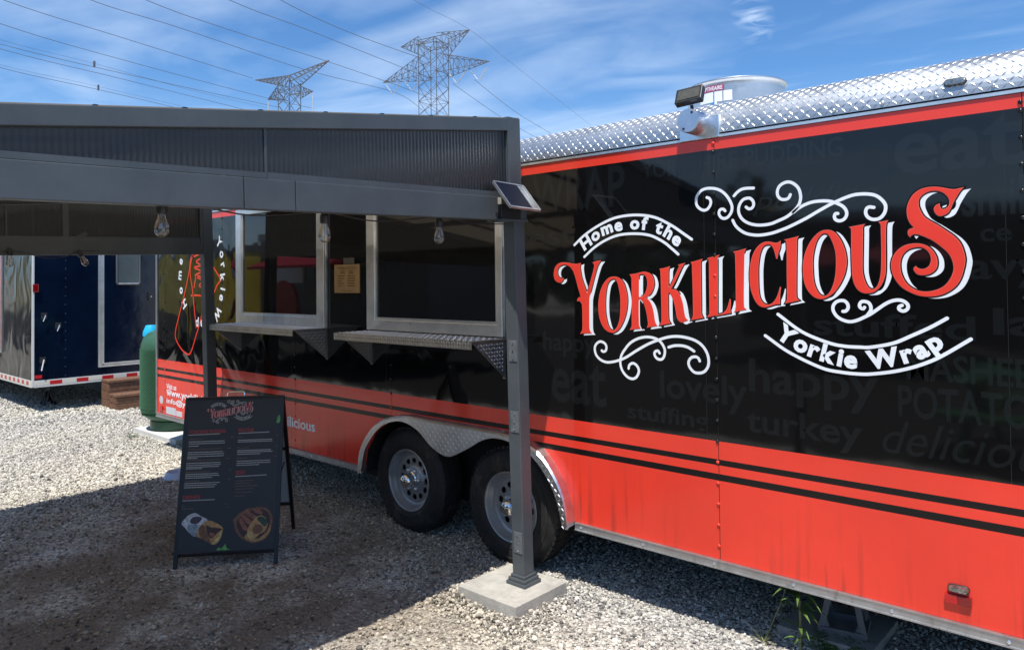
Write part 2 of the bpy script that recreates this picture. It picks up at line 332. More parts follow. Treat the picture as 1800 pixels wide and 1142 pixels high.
def text2d(s,bold=.0,shear=0,size=1):
    cu=bpy.data.curves.new('tmp','FONT'); cu.body=s; cu.offset=bold; cu.shear=shear; cu.size=size; cu.resolution_u=3
    o=bpy.data.objects.new('tmp',cu); me=bpy.data.meshes.new_from_object(o)
    v=[tuple(a.co) for a in me.vertices]; f=[tuple(p.vertices) for p in me.polygons]
    bpy.data.objects.remove(o); bpy.data.curves.remove(cu); bpy.data.meshes.remove(me)
    return v,f
def ribbon(pts,wd,cap=True):
    P=[Vector((p[0],p[1])) for p in pts]; n=len(P); vs=[]; fs=[]
    for i,p in enumerate(P):
        t=(P[min(i+1,n-1)]-P[max(i-1,0)]); t.normalize(); nn=Vector((-t.y,t.x))
        vs.append((p.x+nn.x*wd/2,p.y+nn.y*wd/2)); vs.append((p.x-nn.x*wd/2,p.y-nn.y*wd/2))
    for i in range(n-1): fs.append((2*i,2*i+1,2*i+3,2*i+2))
    if cap:
        for e,sgn in ((0,-1),(n-1,1)):
            t=(P[min(e+1,n-1)]-P[max(e-1,0)]).normalized()*sgn; nn=Vector((-t.y,t.x)); o=len(vs)
            for k in range(7):
                a=-math.pi/2+math.pi*k/6; q=P[e]+t*math.cos(a)*wd/2+nn*math.sin(a)*wd/2; vs.append((q.x,q.y))
            fs.append(tuple(range(o,o+7)))
    return vs,fs
class Plane:
    """2-D drawing plane: origin, u axis, v axis, normal towards viewer"""
    def __init__(s,o,u,v): s.o=Vector(o); s.u=Vector(u).normalized(); s.v=Vector(v).normalized(); s.n=s.u.cross(s.v)
    def p(s,a,b,h=0): return s.o+s.u*a+s.v*b+s.n*h
    def put(s,mb,vf,h,tr=None,mi=0):
        v,f=vf; mb.add([s.p(*(tr(a[0],a[1]) if tr else (a[0],a[1])),h) for a in v],f,mi)
def fit(vf,x0,x1,y0,y1):
    v,f=vf; xs=[a[0] for a in v]; ys=[a[1] for a in v]; a0,a1,b0,b1=min(xs),max(xs),min(ys),max(ys)
    return [(x0+(p[0]-a0)/(a1-a0)*(x1-x0),y0+(p[1]-b0)/(b1-b0)*(y1-y0)) for p in v],f
def place(vf,cx,cy,h,ang=0):
    v,f=vf; xs=[a[0] for a in v]; ys=[a[1] for a in v]; mx_,my_=(min(xs)+max(xs))/2,(min(ys)+max(ys))/2; s=h
    c,sn=math.cos(ang),math.sin(ang)
    return [(cx+((p[0]-mx_)*c-(p[1]-my_)*sn)*s,cy+((p[0]-mx_)*sn+(p[1]-my_)*c)*s) for p in v],f
def lugs(mb,fn,nu,nv,pu,pv,ln=.024,wd=.0065,ht=.0016,keep=None,mi=0):
    """diamond-plate lugs on a surface; fn(a,b)->(point,tangent a,tangent b,normal)"""
    for i in range(nu):
        for j in range(nv):
            a,b=(i+.5)*pu,(j+.5)*pv
            if keep and not keep(a,b): continue
            p,ta,tb,n=fn(a,b); s=1 if (i+j)%2 else -1
            d=(ta+tb*s).normalized(); e=n.cross(d)
            q=[p+d*ln/2,p+e*wd/2,p-d*ln/2,p-e*wd/2,p+d*ln*.22+n*ht,p-d*ln*.22+n*ht]
            mb.add(q,[(0,1,4),(1,2,5,4),(2,3,5),(3,0,4,5)],mi)

# traced lettering, all in millimetres on the trailer side / the menu board
LET=[[[[54,1680,1],[39,1676],[22,1683],[13,1703],[16,1725],[31,1742],[57,1750],[81,1745],[103,1734],[122,1710],[135,1679],[150,1632],[166,1584],[169,1574,1],[155,1571],[147,1561],[145,1550,1],[157,1551],[170,1546],[177,1529],[179,1482],[178,1405],[171,1389],[163,1376,1],[241,1382,1],[231,1392],[225,1415],[225,1483],[226,1546],[228,1572],[237,1602],[256,1661],[275,1716],[288,1745],[307,1768,1],[278,1765],[250,1758,1],[260,1743],[257,1724],[243,1682],[227,1636],[213,1595,1],[201,1623],[180,1674],[170,1722],[170,1743],[173,1758,1],[152,1753],[120,1755],[82,1761],[43,1763],[15,1755],[-5,1736],[-14,1707],[-12,1679],[2,1659],[25,1651],[41,1656],[52,1667]]],[[[381,1681],[353,1675],[325,1652],[304,1619],[290,1577],[284,1526],[288,1476],[299,1442],[316,1414],[339,1396],[369,1389],[394,1396],[418,1415],[441,1451],[456,1488],[465,1529],[467,1570],[460,1610],[446,1647],[427,1668],[403,1679]],[[380,1669],[358,1658],[343,1635],[334,1594],[330,1548],[331,1493],[339,1452],[349,1423],[362,1407],[379,1403],[394,1414],[406,1433],[417,1466],[422,1516],[423,1565],[417,1610],[407,1647],[393,1666]]],[[[481,1691,1],[518,1695],[551,1702],[574,1703],[602,1694],[617,1678],[625,1650],[622,1626],[609,1598],[586,1578],[571,1573,1],[590,1564],[608,1539],[619,1503],[625,1464],[632,1444],[641,1433,1],[578,1423,1],[585,1439],[584,1459],[579,1490],[571,1522],[558,1550],[543,1566,1],[535,1562],[533,1530],[533,1449],[536,1429],[543,1417,1],[476,1408,1],[487,1424],[490,1448],[492,1651],[490,1675]],[[537,1687,1],[555,1691],[574,1682],[584,1658],[583,1630],[572,1598],[556,1582],[535,1576,1]]],[[[654,1716,1],[683,1720],[715,1728,1],[708,1712],[706,1688],[705,1618,1],[726,1653],[744,1688],[760,1719],[765,1726],[757,1733,1],[776,1738],[797,1742,1],[780,1720],[757,1680],[735,1641],[717,1616,1],[739,1614],[758,1603],[773,1576],[783,1541],[789,1503],[795,1480],[809,1466,1],[793,1461],[775,1454],[758,1462],[748,1479],[742,1510],[736,1540],[725,1571],[712,1595],[704,1599,1],[702,1571],[702,1485],[705,1462],[714,1448,1],[652,1436,1],[660,1453],[663,1481],[662,1610],[661,1689],[659,1709]]],[[[826,1745,1],[856,1751],[890,1760,1],[881,1743],[880,1716],[879,1535],[879,1501],[889,1479,1],[822,1466,1],[831,1481],[835,1504],[835,1610],[833,1717],[832,1734]]],[[[911,1761,1],[942,1768],[976,1776,1],[967,1761],[966,1739],[962,1499,1],[978,1501],[998,1513],[1010,1531],[1018,1554],[1022,1570,1],[1027,1570,1],[1028,1546],[1025,1521],[1027,1505,1],[982,1496],[907,1483,1],[916,1496],[920,1511],[921,1680],[921,1744],[917,1755]]],[[[1042,1788,1],[1073,1793],[1106,1801,1],[1099,1786],[1097,1765],[1092,1605],[1092,1540],[1097,1529],[1105,1523,1],[1040,1509,1],[1049,1521],[1052,1539],[1053,1678],[1052,1770],[1049,1781]]],[[[1265,1830,1],[1263,1798],[1254,1774],[1249,1749,1],[1244,1750,1],[1239,1771],[1233,1792],[1222,1809],[1208,1813],[1189,1807],[1176,1787],[1168,1759],[1162,1713],[1161,1659],[1162,1616],[1167,1580],[1178,1559],[1194,1548],[1214,1549],[1232,1563],[1245,1584],[1254,1609],[1258,1625,1],[1263,1625,1],[1259,1588],[1257,1549,1],[1236,1547],[1214,1540],[1192,1534],[1173,1536],[1155,1548],[1139,1573],[1126,1609],[1120,1649],[1120,1692],[1125,1731],[1135,1767],[1150,1795],[1171,1816],[1193,1826],[1215,1826],[1240,1820],[1255,1822]]],[[[1280,1832,1],[1309,1837],[1346,1845,1],[1338,1831],[1336,1803],[1332,1665],[1331,1585],[1337,1572],[1345,1566,1],[1279,1552,1],[1286,1564],[1289,1582],[1290,1700],[1291,1805],[1287,1826]]],[[[1464,1865],[1439,1861],[1413,1842],[1388,1809],[1369,1765],[1360,1714],[1361,1672],[1368,1634],[1383,1604],[1405,1582],[1431,1573],[1458,1579],[1487,1600],[1510,1630],[1530,1670],[1540,1710],[1541,1743],[1535,1779],[1523,1813],[1504,1844],[1485,1860]],[[1454,1850],[1439,1844],[1422,1821],[1410,1784],[1403,1740],[1403,1692],[1406,1651],[1414,1621],[1427,1597],[1441,1587],[1458,1590],[1473,1607],[1486,1637],[1495,1677],[1498,1721],[1497,1764],[1489,1801],[1477,1832],[1466,1846]]],[[[1552,1872,1],[1581,1876],[1616,1881,1],[1608,1868],[1607,1839],[1603,1708],[1605,1676],[1611,1650],[1621,1627],[1635,1615],[1650,1620],[1661,1636],[1669,1665],[1673,1700],[1675,1771],[1675,1851],[1674,1874],[1666,1886,1],[1685,1888],[1703,1891,1],[1697,1879],[1694,1857],[1692,1770],[1691,1700],[1688,1671],[1679,1643],[1665,1620],[1643,1602],[1622,1598],[1604,1599],[1585,1610],[1572,1630],[1564,1657],[1561,1696],[1560,1775],[1561,1854],[1559,1866]]],[[[1969,1999,1],[1956,1984],[1945,1966],[1933,1944],[1924,1922],[1913,1904],[1895,1895],[1881,1896],[1870,1908],[1866,1925],[1873,1938],[1887,1944,1],[1887,1933],[1894,1922],[1907,1924],[1916,1933],[1919,1945],[1917,1959],[1908,1974],[1894,1986],[1874,1993],[1851,1992],[1830,1982],[1816,1965],[1814,1944],[1819,1924],[1831,1899],[1849,1882],[1875,1864],[1906,1839],[1934,1815],[1953,1789],[1963,1760],[1968,1731],[1967,1712],[1963,1692],[1954,1660],[1939,1631],[1916,1609],[1884,1592],[1849,1586],[1811,1589],[1778,1602],[1748,1622],[1727,1649],[1714,1679],[1710,1710],[1716,1740],[1732,1767],[1757,1786],[1782,1793],[1812,1793],[1838,1784],[1858,1766],[1871,1742],[1875,1719],[1872,1697],[1860,1681],[1842,1671],[1821,1669],[1804,1673],[1793,1687],[1792,1698],[1800,1706,1],[1804,1700],[1816,1694],[1831,1695],[1845,1705],[1852,1723],[1851,1743],[1841,1763],[1823,1776],[1802,1778],[1778,1772],[1758,1756],[1747,1733],[1744,1706],[1748,1676],[1761,1645],[1782,1622],[1808,1609],[1838,1606],[1870,1613],[1896,1628],[1916,1654],[1927,1683],[1928,1705],[1922,1731],[1910,1754],[1887,1778],[1859,1802],[1830,1819],[1806,1828],[1791,1828],[1784,1823],[1781,1818,1],[1775,1827],[1773,1839],[1778,1850],[1795,1856,1],[1783,1872],[1774,1893],[1771,1917],[1772,1937],[1779,1960],[1794,1985],[1816,2002],[1839,2009],[1869,2010],[1897,2004],[1920,1997],[1937,1994],[1951,1996],[1959,1997]]]]
SCR=[[[915,2048],[928,2042],[935,2027],[931,2009],[916,1992],[896,1989],[875,2000],[862,2017],[859,2039],[866,2062],[885,2082],[911,2090],[940,2089],[969,2082],[994,2068],[1015,2047],[1031,2022],[1040,1998],[1039,1978],[1031,1961],[1017,1947],[1001,1943],[986,1949],[976,1964],[977,1979],[986,1987],[999,1986],[1006,1978]],[[1051,2044],[1068,2060],[1090,2071],[1114,2073],[1145,2071]],[[1108,1988],[1121,1979],[1136,1982],[1144,1996],[1141,2013],[1128,2026],[1113,2028],[1095,2023],[1080,2007],[1072,1984],[1074,1961],[1087,1937],[1111,1918],[1144,1906],[1179,1902],[1220,1905],[1257,1917],[1294,1932],[1322,1952],[1344,1975],[1354,1999],[1355,2023],[1348,2049],[1332,2069],[1310,2082],[1288,2082],[1265,2070],[1254,2049],[1256,2026],[1270,2011],[1290,2008],[1304,2014],[1311,2027]],[[1043,1932],[1056,1907],[1078,1885],[1107,1868],[1146,1859],[1184,1858],[1228,1864],[1271,1876],[1310,1890],[1376,1919],[1424,1944],[1472,1968],[1503,1981],[1541,1995],[1579,2004],[1623,2003],[1657,1994],[1680,1975],[1693,1954],[1693,1931],[1683,1911],[1667,1899],[1645,1898],[1628,1907],[1619,1923],[1621,1941],[1632,1949],[1650,1946]],[[1323,1949],[1344,1964],[1372,1978],[1404,1987],[1441,1989],[1477,1985],[1508,1973],[1531,1958],[1543,1939],[1543,1920],[1532,1905],[1514,1900],[1499,1907],[1495,1921],[1500,1931],[1509,1931]],[[302,1294],[311,1289],[327,1295],[332,1315],[321,1333],[296,1341],[275,1333],[260,1315],[258,1292],[269,1265],[297,1244],[333,1235],[374,1240],[415,1252],[455,1269],[517,1306],[585,1342],[644,1365],[697,1381],[749,1387],[803,1382],[849,1369],[883,1346],[905,1313],[912,1280],[908,1252],[889,1227],[862,1218],[835,1221],[813,1242],[807,1266],[821,1288],[844,1294],[859,1288],[866,1275]],[[467,1212],[472,1229],[490,1240],[511,1234],[526,1215],[526,1193],[510,1169],[484,1161],[454,1172],[428,1200],[417,1237],[424,1275],[447,1309],[478,1341],[517,1363],[560,1375],[602,1376],[640,1366],[664,1346],[678,1318],[675,1289],[661,1271],[638,1271],[622,1286],[622,1304],[639,1311],[649,1300]],[[700,1332],[732,1341],[772,1343],[807,1336],[837,1320]],[[1522,1523],[1534,1525],[1543,1538],[1541,1554],[1530,1566],[1514,1568],[1498,1563],[1485,1549],[1482,1532],[1488,1515],[1501,1499],[1522,1487],[1549,1481],[1576,1487],[1602,1499],[1629,1514],[1655,1533],[1683,1554],[1710,1568],[1735,1572],[1754,1567],[1767,1555],[1768,1541],[1759,1531],[1747,1529],[1736,1536],[1737,1546],[1747,1551]],[[1607,1541],[1601,1535],[1591,1540],[1588,1551],[1595,1563],[1608,1565],[1623,1560],[1631,1546],[1631,1530],[1624,1518],[1615,1506]],[[130,1855],[200,1906],[295,1953],[400,1986],[520,1992],[630,1973],[723,1928],[785,1887],[833,1854]],[[196,1789],[258,1834],[332,1871],[418,1895],[519,1897],[607,1883],[680,1848],[721,1817],[760,1785]],[[1247,1505],[1351,1432],[1458,1391],[1524,1379],[1587,1378],[1628,1380],[1712,1400],[1780,1433],[1846,1468],[1903,1504]],[[1188,1409],[1293,1341],[1430,1283],[1513,1270],[1585,1268],[1631,1272],[1709,1287],[1778,1308],[1842,1336],[1894,1367],[1980,1428]]]
BASE=[[[191,1821],[336,1903],[518,1922],[659,1889],[762,1818]],[[1226,1414],[1293,1370],[1359,1339],[1461,1307],[1554,1292],[1661,1301],[1756,1326],[1822,1352],[1899,1402]]]
GHOST_WORDS=[["WRAP",2,-168,458,2041,2268],["YORKSHIRE PUDDING",2,560,1535,2167,2253],["eat",0,1728,2161,2063,2288],["best",0,-325,132,1860,1969],["smile",0,1960,2223,1885,2029],["ce",0,2016,2116,1789,1839],["avy",0,1973,2217,1618,1722],["pudding",1,1137,1681,1942,2056],["stuffed",0,1400,1995,1419,1515],["la",0,2051,2214,1445,1546],["MASHED",2,1758,2194,1258,1364],["POTATOES",2,1725,2272,1108,1237],["delicious",1,1664,2270,961,1093],["happy",0,1108,1655,1105,1304],["turkey",0,1094,1590,936,1082],["lovely",0,648,1101,1040,1215],["stuffing",0,456,908,934,1038],["eat",2,-45,329,994,1222],["happy",0,-97,259,1243,1381]]
RED_TEXT=[["Visit us",0,-5010,-4789,622,676],["www.yorkilicious.ca",2,-5010,-3879,535,624],["info@yorkilicious.ca",2,-5011,-3837,465,534],["@yorkilicious",2,-3183,-2372,498,612]]
GLY=[["e",-4676,1887],["m",-4700,1754],["o",-4677,1606],["H",-4611,1477],["p",-4338,1313],["a",-4248,1300],["Y",-3901,2043],["o",-3856,1933],["r",-3834,1832],["k",-3835,1724],["i",-3831,1619],["e",-3864,1542],["W",-3934,1397]]
OUT=[[[-4356,1972],[-4460,1922],[-4511,1770],[-4611,1559],[-4734,1343],[-4810,1164],[-4700,1052],[-4561,998],[-4472,1016],[-4359,1183],[-4285,1298],[-4215,1412],[-4057,1525],[-3941,1653],[-3880,1703],[-3948,1771],[-4094,1874],[-4356,1972]],[[-4439,1940],[-4482,1789],[-4428,1597],[-4399,1446],[-4358,1258]],[[-4397,1929],[-4294,1945],[-4233,1915],[-4356,1881],[-4254,1841],[-4398,1825],[-4246,1785],[-4377,1749],[-4255,1710]],[[-4398,1635],[-4357,1730],[-4275,1738],[-4234,1691],[-4295,1654],[-4247,1635]],[[-4461,1559],[-4296,1560],[-4175,1542]]]
FOOD=[["paper",[[28,253],[52,285],[63,297],[101,309],[138,288],[176,266],[147,237],[117,193],[111,174],[79,195],[51,227]]],["papershade",[[60,241],[85,245],[126,238],[117,193],[111,174],[79,195]]],["plum",[[76,266],[87,283],[113,289],[140,283],[140,268],[123,251],[95,247],[78,256]]],["tan",[[118,178],[128,223],[151,247],[181,263],[223,249],[267,216],[263,186],[255,156],[236,132],[213,127],[184,142],[147,164]]],["brown",[[128,218],[149,242],[166,221],[187,175],[205,131],[184,142],[144,167]]],["dark",[[168,236],[194,225],[235,218],[262,212],[237,190],[203,159],[181,190]]],["meat",[[191,190],[212,191],[224,176],[208,161]]],["cream",[[257,204],[239,167],[210,134],[213,127],[236,132],[255,156],[263,186]]],["brown",[[323,259],[335,272],[355,294],[380,308],[405,322],[442,323],[479,327],[516,317],[543,290],[553,254],[549,213],[538,173],[513,144],[478,128],[437,125],[394,142],[362,166],[340,198],[333,228]]],["dark",[[345,248],[386,292],[448,310],[506,307],[536,265],[531,204],[497,155],[436,142],[383,165],[355,202]]],["tan",[[394,155],[413,179],[446,147],[487,155],[527,194],[538,224],[542,198],[528,168],[498,142],[447,132]]],["meat",[[357,258],[367,268],[389,241],[412,204],[402,195],[381,206]]],["meat",[[366,283],[381,290],[409,266],[441,239],[432,224],[399,241]]],["meat",[[386,303],[401,315],[433,290],[466,268],[451,253],[419,270]]],["meat",[[437,311],[463,315],[490,298],[486,283],[454,294]]],["tan",[[407,189],[421,229],[455,269],[491,277],[524,245],[516,194],[481,171],[441,142],[414,159]]],["brown",[[438,208],[457,228],[489,221],[496,190],[465,176],[444,182]]],["cream",[[408,179],[423,194],[445,167],[441,142],[417,158]]],["basil",[[461,263],[486,272],[519,255],[525,235],[510,215],[488,231]]],["leaf",[[240,99],[253,109],[266,103],[287,126],[296,104],[312,96],[310,92],[243,93]]],["leaf",[[552,822],[553,844],[559,863],[570,869],[571,826]]]]
HEAD=[["YORKSHIRE PUDDING",32,782,250,783],["POUTINE",324,784,415,784],["SIDES",322,531,378,532],["DRINKS",24,400,124,400]]
RULE=[[30,764,215,767],[325,765,509,768],[321,509,506,512],[25,381,209,381]]
ROWS=[[0,36,723,246,725],[0,36,711,247,713],[0,35,697,96,698],[0,34,660,239,662],[0,34,648,249,650],[0,33,635,245,637],[0,33,625,92,625],[0,32,596,229,597],[0,31,584,230,586],[0,31,573,221,574],[0,31,564,124,565],[0,30,532,219,533],[0,29,521,227,522],[0,29,510,185,511],[0,28,479,232,479],[0,27,467,214,467],[0,27,455,203,455],[1,37,739,112,740],[1,35,678,238,680],[1,32,613,223,614],[1,30,545,171,546],[1,28,492,115,492],[1,23,349,40,349],[1,23,334,89,334],[0,324,723,528,725],[0,324,713,530,715],[0,324,661,525,663],[0,324,651,533,652],[0,324,639,462,640],[0,324,598,521,599],[0,324,586,524,588],[0,323,574,460,575],[1,323,741,352,741],[1,323,676,394,677],[1,323,616,387,616],[1,322,483,430,484],[1,322,468,409,469],[1,322,452,455,452],[1,322,435,430,435],[1,322,416,429,417],[1,322,395,381,395],[2,282,745,297,745],[2,264,679,287,679],[2,260,617,283,617],[2,279,550,294,550],[2,281,495,296,495],[2,268,352,283,352],[2,278,337,293,337],[2,549,746,564,746],[2,549,681,564,681],[2,546,621,561,622]]
WIRES=[[(-95.2, 20.1, 34.0), (-99.2, 34.2, 34.0), (-104.9, 56.0, 34.0)],[(-104.5, 22.3, 34.0), (-109.2, 37.9, 34.0), (-114.6, 63.6, 34.0), (-115.5, 73.4, 34.0)],[(-113.6, 24.5, 34.0), (-117.0, 45.2, 34.0), (-119.3, 69.0, 34.0)],[(-115.9, 25.0, 34.0), (-119.7, 41.7, 34.0), (-125.5, 66.1, 34.0), (-126.8, 72.2, 34.0)],[(-126.1, 27.4, 34.0), (-129.1, 41.2, 34.0), (-133.0, 56.9, 34.0), (-135.1, 62.6, 34.0)],[(-88.3, 27.1, 34.0), (-90.2, 38.0, 34.0), (-95.0, 59.5, 34.0), (-95.8, 77.0, 34.0), (-102.3, 88.9, 34.0)],[(-83.8, 31.4, 34.0), (-86.4, 42.4, 34.0), (-88.9, 58.5, 34.0), (-92.3, 75.9, 34.0), (-94.8, 84.7, 34.0)],[(-77.0, 37.8, 34.0), (-79.3, 49.4, 34.0), (-83.5, 68.5, 34.0), (-85.2, 76.0, 34.0)],[(-72.8, 41.8, 34.0), (-76.2, 53.4, 34.0), (-78.0, 67.4, 34.0)],[(-61.8, 52.2, 34.0), (-64.3, 63.6, 34.0), (-70.7, 79.6, 34.0), (-87.5, 122.0, 34.0)],[(-80.4, 80.7, 34.0), (-90.5, 101.7, 34.0), (-99.2, 123.7, 34.0), (-102.4, 130.7, 34.0)],[(-84.6, 79.9, 34.0), (-96.4, 104.9, 34.0), (-103.9, 123.5, 34.0), (-106.1, 128.0, 34.0)],[(-111.5, 24.0, 34.0), (-114.1, 36.2, 34.0), (-118.9, 53.0, 34.0), (-121.2, 67.8, 34.0)],[(-124.4, 27.0, 34.0), (-126.7, 39.1, 34.0), (-130.8, 55.9, 34.0), (-133.5, 64.1, 34.0)]]

# ================================================================ GROUND
def ground_mat(name,stone=False):
    m=bpy.data.materials.new(name); m.use_nodes=True; t=m.node_tree; b=t.nodes['Principled BSDF']; L=t.links
    b.inputs['Roughness'].default_value=.9; b.inputs['Specular IOR Level'].default_value=.2
    g=t.nodes.new('ShaderNodeNewGeometry')
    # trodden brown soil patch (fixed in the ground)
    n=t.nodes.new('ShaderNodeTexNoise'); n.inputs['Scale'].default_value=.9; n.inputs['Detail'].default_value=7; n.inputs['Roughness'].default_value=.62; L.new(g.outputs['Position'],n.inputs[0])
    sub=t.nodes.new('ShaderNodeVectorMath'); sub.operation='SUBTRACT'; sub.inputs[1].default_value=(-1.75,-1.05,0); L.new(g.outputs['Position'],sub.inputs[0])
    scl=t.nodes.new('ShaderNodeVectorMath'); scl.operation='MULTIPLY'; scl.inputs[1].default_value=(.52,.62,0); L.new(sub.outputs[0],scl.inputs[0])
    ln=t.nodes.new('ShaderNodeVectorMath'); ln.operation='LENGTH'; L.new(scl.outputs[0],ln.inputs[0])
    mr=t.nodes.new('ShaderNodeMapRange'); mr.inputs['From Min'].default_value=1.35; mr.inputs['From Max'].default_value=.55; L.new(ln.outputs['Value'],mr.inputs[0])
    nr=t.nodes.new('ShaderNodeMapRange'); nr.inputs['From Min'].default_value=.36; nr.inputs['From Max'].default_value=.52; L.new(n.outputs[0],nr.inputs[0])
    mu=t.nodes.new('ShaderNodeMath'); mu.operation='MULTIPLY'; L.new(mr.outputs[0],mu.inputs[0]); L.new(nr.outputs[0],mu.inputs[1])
    ramp=t.nodes.new('ShaderNodeValToRGB'); r=ramp.color_ramp
    cols=[(.0,(.12,.118,.11)),(.16,(.29,.28,.26)),(.40,(.44,.425,.385)),(.68,(.58,.56,.505)),(1,(.76,.74,.67))]
    r.elements[0].position=cols[0][0]; r.elements[0].color=(*cols[0][1],1); r.elements[1].position=1; r.elements[1].color=(*cols[-1][1],1)
    for p,c in cols[1:-1]:
        e=r.elements.new(p); e.color=(*c,1)
    if stone:
        oi=t.nodes.new('ShaderNodeObjectInfo'); L.new(oi.outputs['Random'],ramp.inputs[0])
    else:
        v=t.nodes.new('ShaderNodeTexVoronoi'); v.inputs['Scale'].default_value=48; L.new(g.outputs['Position'],v.inputs[0])
        sv=t.nodes.new('ShaderNodeSeparateColor'); L.new(v.outputs['Color'],sv.inputs[0]); L.new(sv.outputs[0],ramp.inputs[0])
        v2=t.nodes.new('ShaderNodeTexVoronoi'); v2.inputs['Scale'].default_value=48; v2.feature='F1'; L.new(g.outputs['Position'],v2.inputs[0])
        nb=t.nodes.new('ShaderNodeTexNoise'); nb.inputs['Scale'].default_value=30; nb.inputs['Detail'].default_value=5; L.new(g.outputs['Position'],nb.inputs[0])
        ad=t.nodes.new('ShaderNodeMath'); ad.operation='SUBTRACT'; L.new(nb.outputs[0],ad.inputs[0]); L.new(v2.outputs['Distance'],ad.inputs[1])
        bp=t.nodes.new('ShaderNodeBump'); bp.inputs['Strength'].default_value=1; bp.inputs['Distance'].default_value=.016; L.new(ad.outputs[0],bp.inputs['Height']); L.new(bp.outputs[0],b.inputs['Normal'])
    # broad tone drift between cream and grey
    nd=t.nodes.new('ShaderNodeTexNoise'); nd.inputs['Scale'].default_value=.55; nd.inputs['Detail'].default_value=4; L.new(g.outputs['Position'],nd.inputs[0])
    dr=t.nodes.new('ShaderNodeValToRGB'); dr.color_ramp.elements[0].position=.35; dr.color_ramp.elements[0].color=(.84,.83,.84,1); dr.color_ramp.elements[1].position=.65; dr.color_ramp.elements[1].color=(1.08,1.05,.98,1); L.new(nd.outputs[0],dr.inputs[0])
    m1=t.nodes.new('ShaderNodeMix'); m1.data_type='RGBA'; m1.blend_type='MULTIPLY'; m1.inputs[0].default_value=1; L.new(ramp.outputs[0],m1.inputs[6]); L.new(dr.outputs[0],m1.inputs[7])
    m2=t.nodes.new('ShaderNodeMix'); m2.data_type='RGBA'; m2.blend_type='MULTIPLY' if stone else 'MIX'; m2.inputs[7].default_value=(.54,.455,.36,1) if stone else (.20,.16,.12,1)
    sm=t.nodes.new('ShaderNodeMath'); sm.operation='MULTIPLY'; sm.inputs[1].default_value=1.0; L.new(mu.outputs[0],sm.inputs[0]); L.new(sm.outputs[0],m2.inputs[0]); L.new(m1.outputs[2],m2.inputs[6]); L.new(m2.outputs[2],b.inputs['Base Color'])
    return m
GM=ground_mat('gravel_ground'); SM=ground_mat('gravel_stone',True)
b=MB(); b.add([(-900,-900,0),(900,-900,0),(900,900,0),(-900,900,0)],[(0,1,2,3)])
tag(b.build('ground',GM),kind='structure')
# loose stones: real rocks scattered by geometry nodes
rocks=bpy.data.collections.new('rocks')
rs=np.random.RandomState(3)
import bmesh
rock_objs=[]
for k in range(7):
    bm=bmesh.new(); bmesh.ops.create_icosphere(bm,subdivisions=1,radius=.5)
    sx,sy,sz=1.0,rs.uniform(.62,.95),rs.uniform(.45,.75)
    for v in bm.verts:
        v.co*=rs.uniform(.72,1.15); v.co.x*=sx; v.co.y*=sy; v.co.z*=sz
    me=bpy.data.meshes.new('rock'); bm.to_mesh(me); bm.free(); me.materials.append(SM)
    o=bpy.data.objects.new('rock',me); rocks.objects.link(o); rock_objs.append(o)
def scatter(n,x0,x1,y0,y1,sz0,sz1,soil=True):
    x=rs.uniform(x0,x1,n); y=rs.uniform(y0,y1,n); s=np.exp(rs.normal(math.log((sz0*sz1)**.5),.33,n)); s=np.clip(s,sz0*.6,sz1*1.5)
    if soil:   # fewer, smaller stones where the soil is trodden in
        d=np.hypot((x+1.75)*.52,(y+1.05)*.62); wv=np.sin(x*3.1+1)*np.cos(y*4.3)*.25
        k=rs.uniform(0,1,n)>np.clip(1.45-d*1.1+wv,0,.80); x,y,s=x[k],y[k],s[k]
    return x,y,s
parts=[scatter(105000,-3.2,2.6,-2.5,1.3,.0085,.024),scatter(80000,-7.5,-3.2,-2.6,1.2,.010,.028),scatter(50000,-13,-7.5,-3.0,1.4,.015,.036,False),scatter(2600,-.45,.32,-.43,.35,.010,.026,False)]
X=np.concatenate([p[0] for p in parts]); Yy=np.concatenate([p[1] for p in parts]); S=np.concatenate([p[2] for p in parts])
slabs=[(-.27,.14,-.25,.17),(-6.3,-5.2,.42,1.4),(1.12,1.55,.47,.90)]
kp=np.ones(len(X),bool)
for a in slabs: kp&=~((X>a[0]-.005)&(X<a[1]+.005)&(Yy>a[2]-.005)&(Yy<a[3]+.005))
X,Yy,S=X[kp],Yy[kp],S[kp]
me=bpy.data.meshes.new('gravel'); me.vertices.add(len(X))
# stones banked up against the slab
ddx=np.maximum(np.maximum(-.268-X,X-.134),0); ddy=np.maximum(np.maximum(-.243-Yy,Yy-.163),0); bank=.034*np.exp(-(np.hypot(ddx,ddy)/.10)**2)
co=np.stack([X,Yy,S*rs.uniform(-.02,.42,len(X))+bank*rs.uniform(.55,1,len(X))],1).astype(np.float32); me.vertices.foreach_set('co',co.ravel())
at=me.attributes.new('sz','FLOAT','POINT'); at.data.foreach_set('value',S.astype(np.float32))
at=me.attributes.new('rt','FLOAT_VECTOR','POINT'); rr=np.stack([rs.normal(0,.35,len(X)),rs.normal(0,.35,len(X)),rs.uniform(0,6.28,len(X))],1).astype(np.float32); at.data.foreach_set('vector',rr.ravel())
gr=bpy.data.objects.new('gravel',me); COL.objects.link(gr); tag(gr,'loose grey and cream crushed stone gravel covering the whole lot','gravel',kind='stuff')
gt=bpy.data.node_groups.new('scatter','GeometryNodeTree'); gt.interface.new_socket('Geometry',in_out='INPUT',socket_type='NodeSocketGeometry'); gt.interface.new_socket('Geometry',in_out='OUTPUT',socket_type='NodeSocketGeometry')
gi=gt.nodes.new('NodeGroupInput'); go=gt.nodes.new('NodeGroupOutput'); mp_=gt.nodes.new('GeometryNodeMeshToPoints'); ip=gt.nodes.new('GeometryNodeInstanceOnPoints')
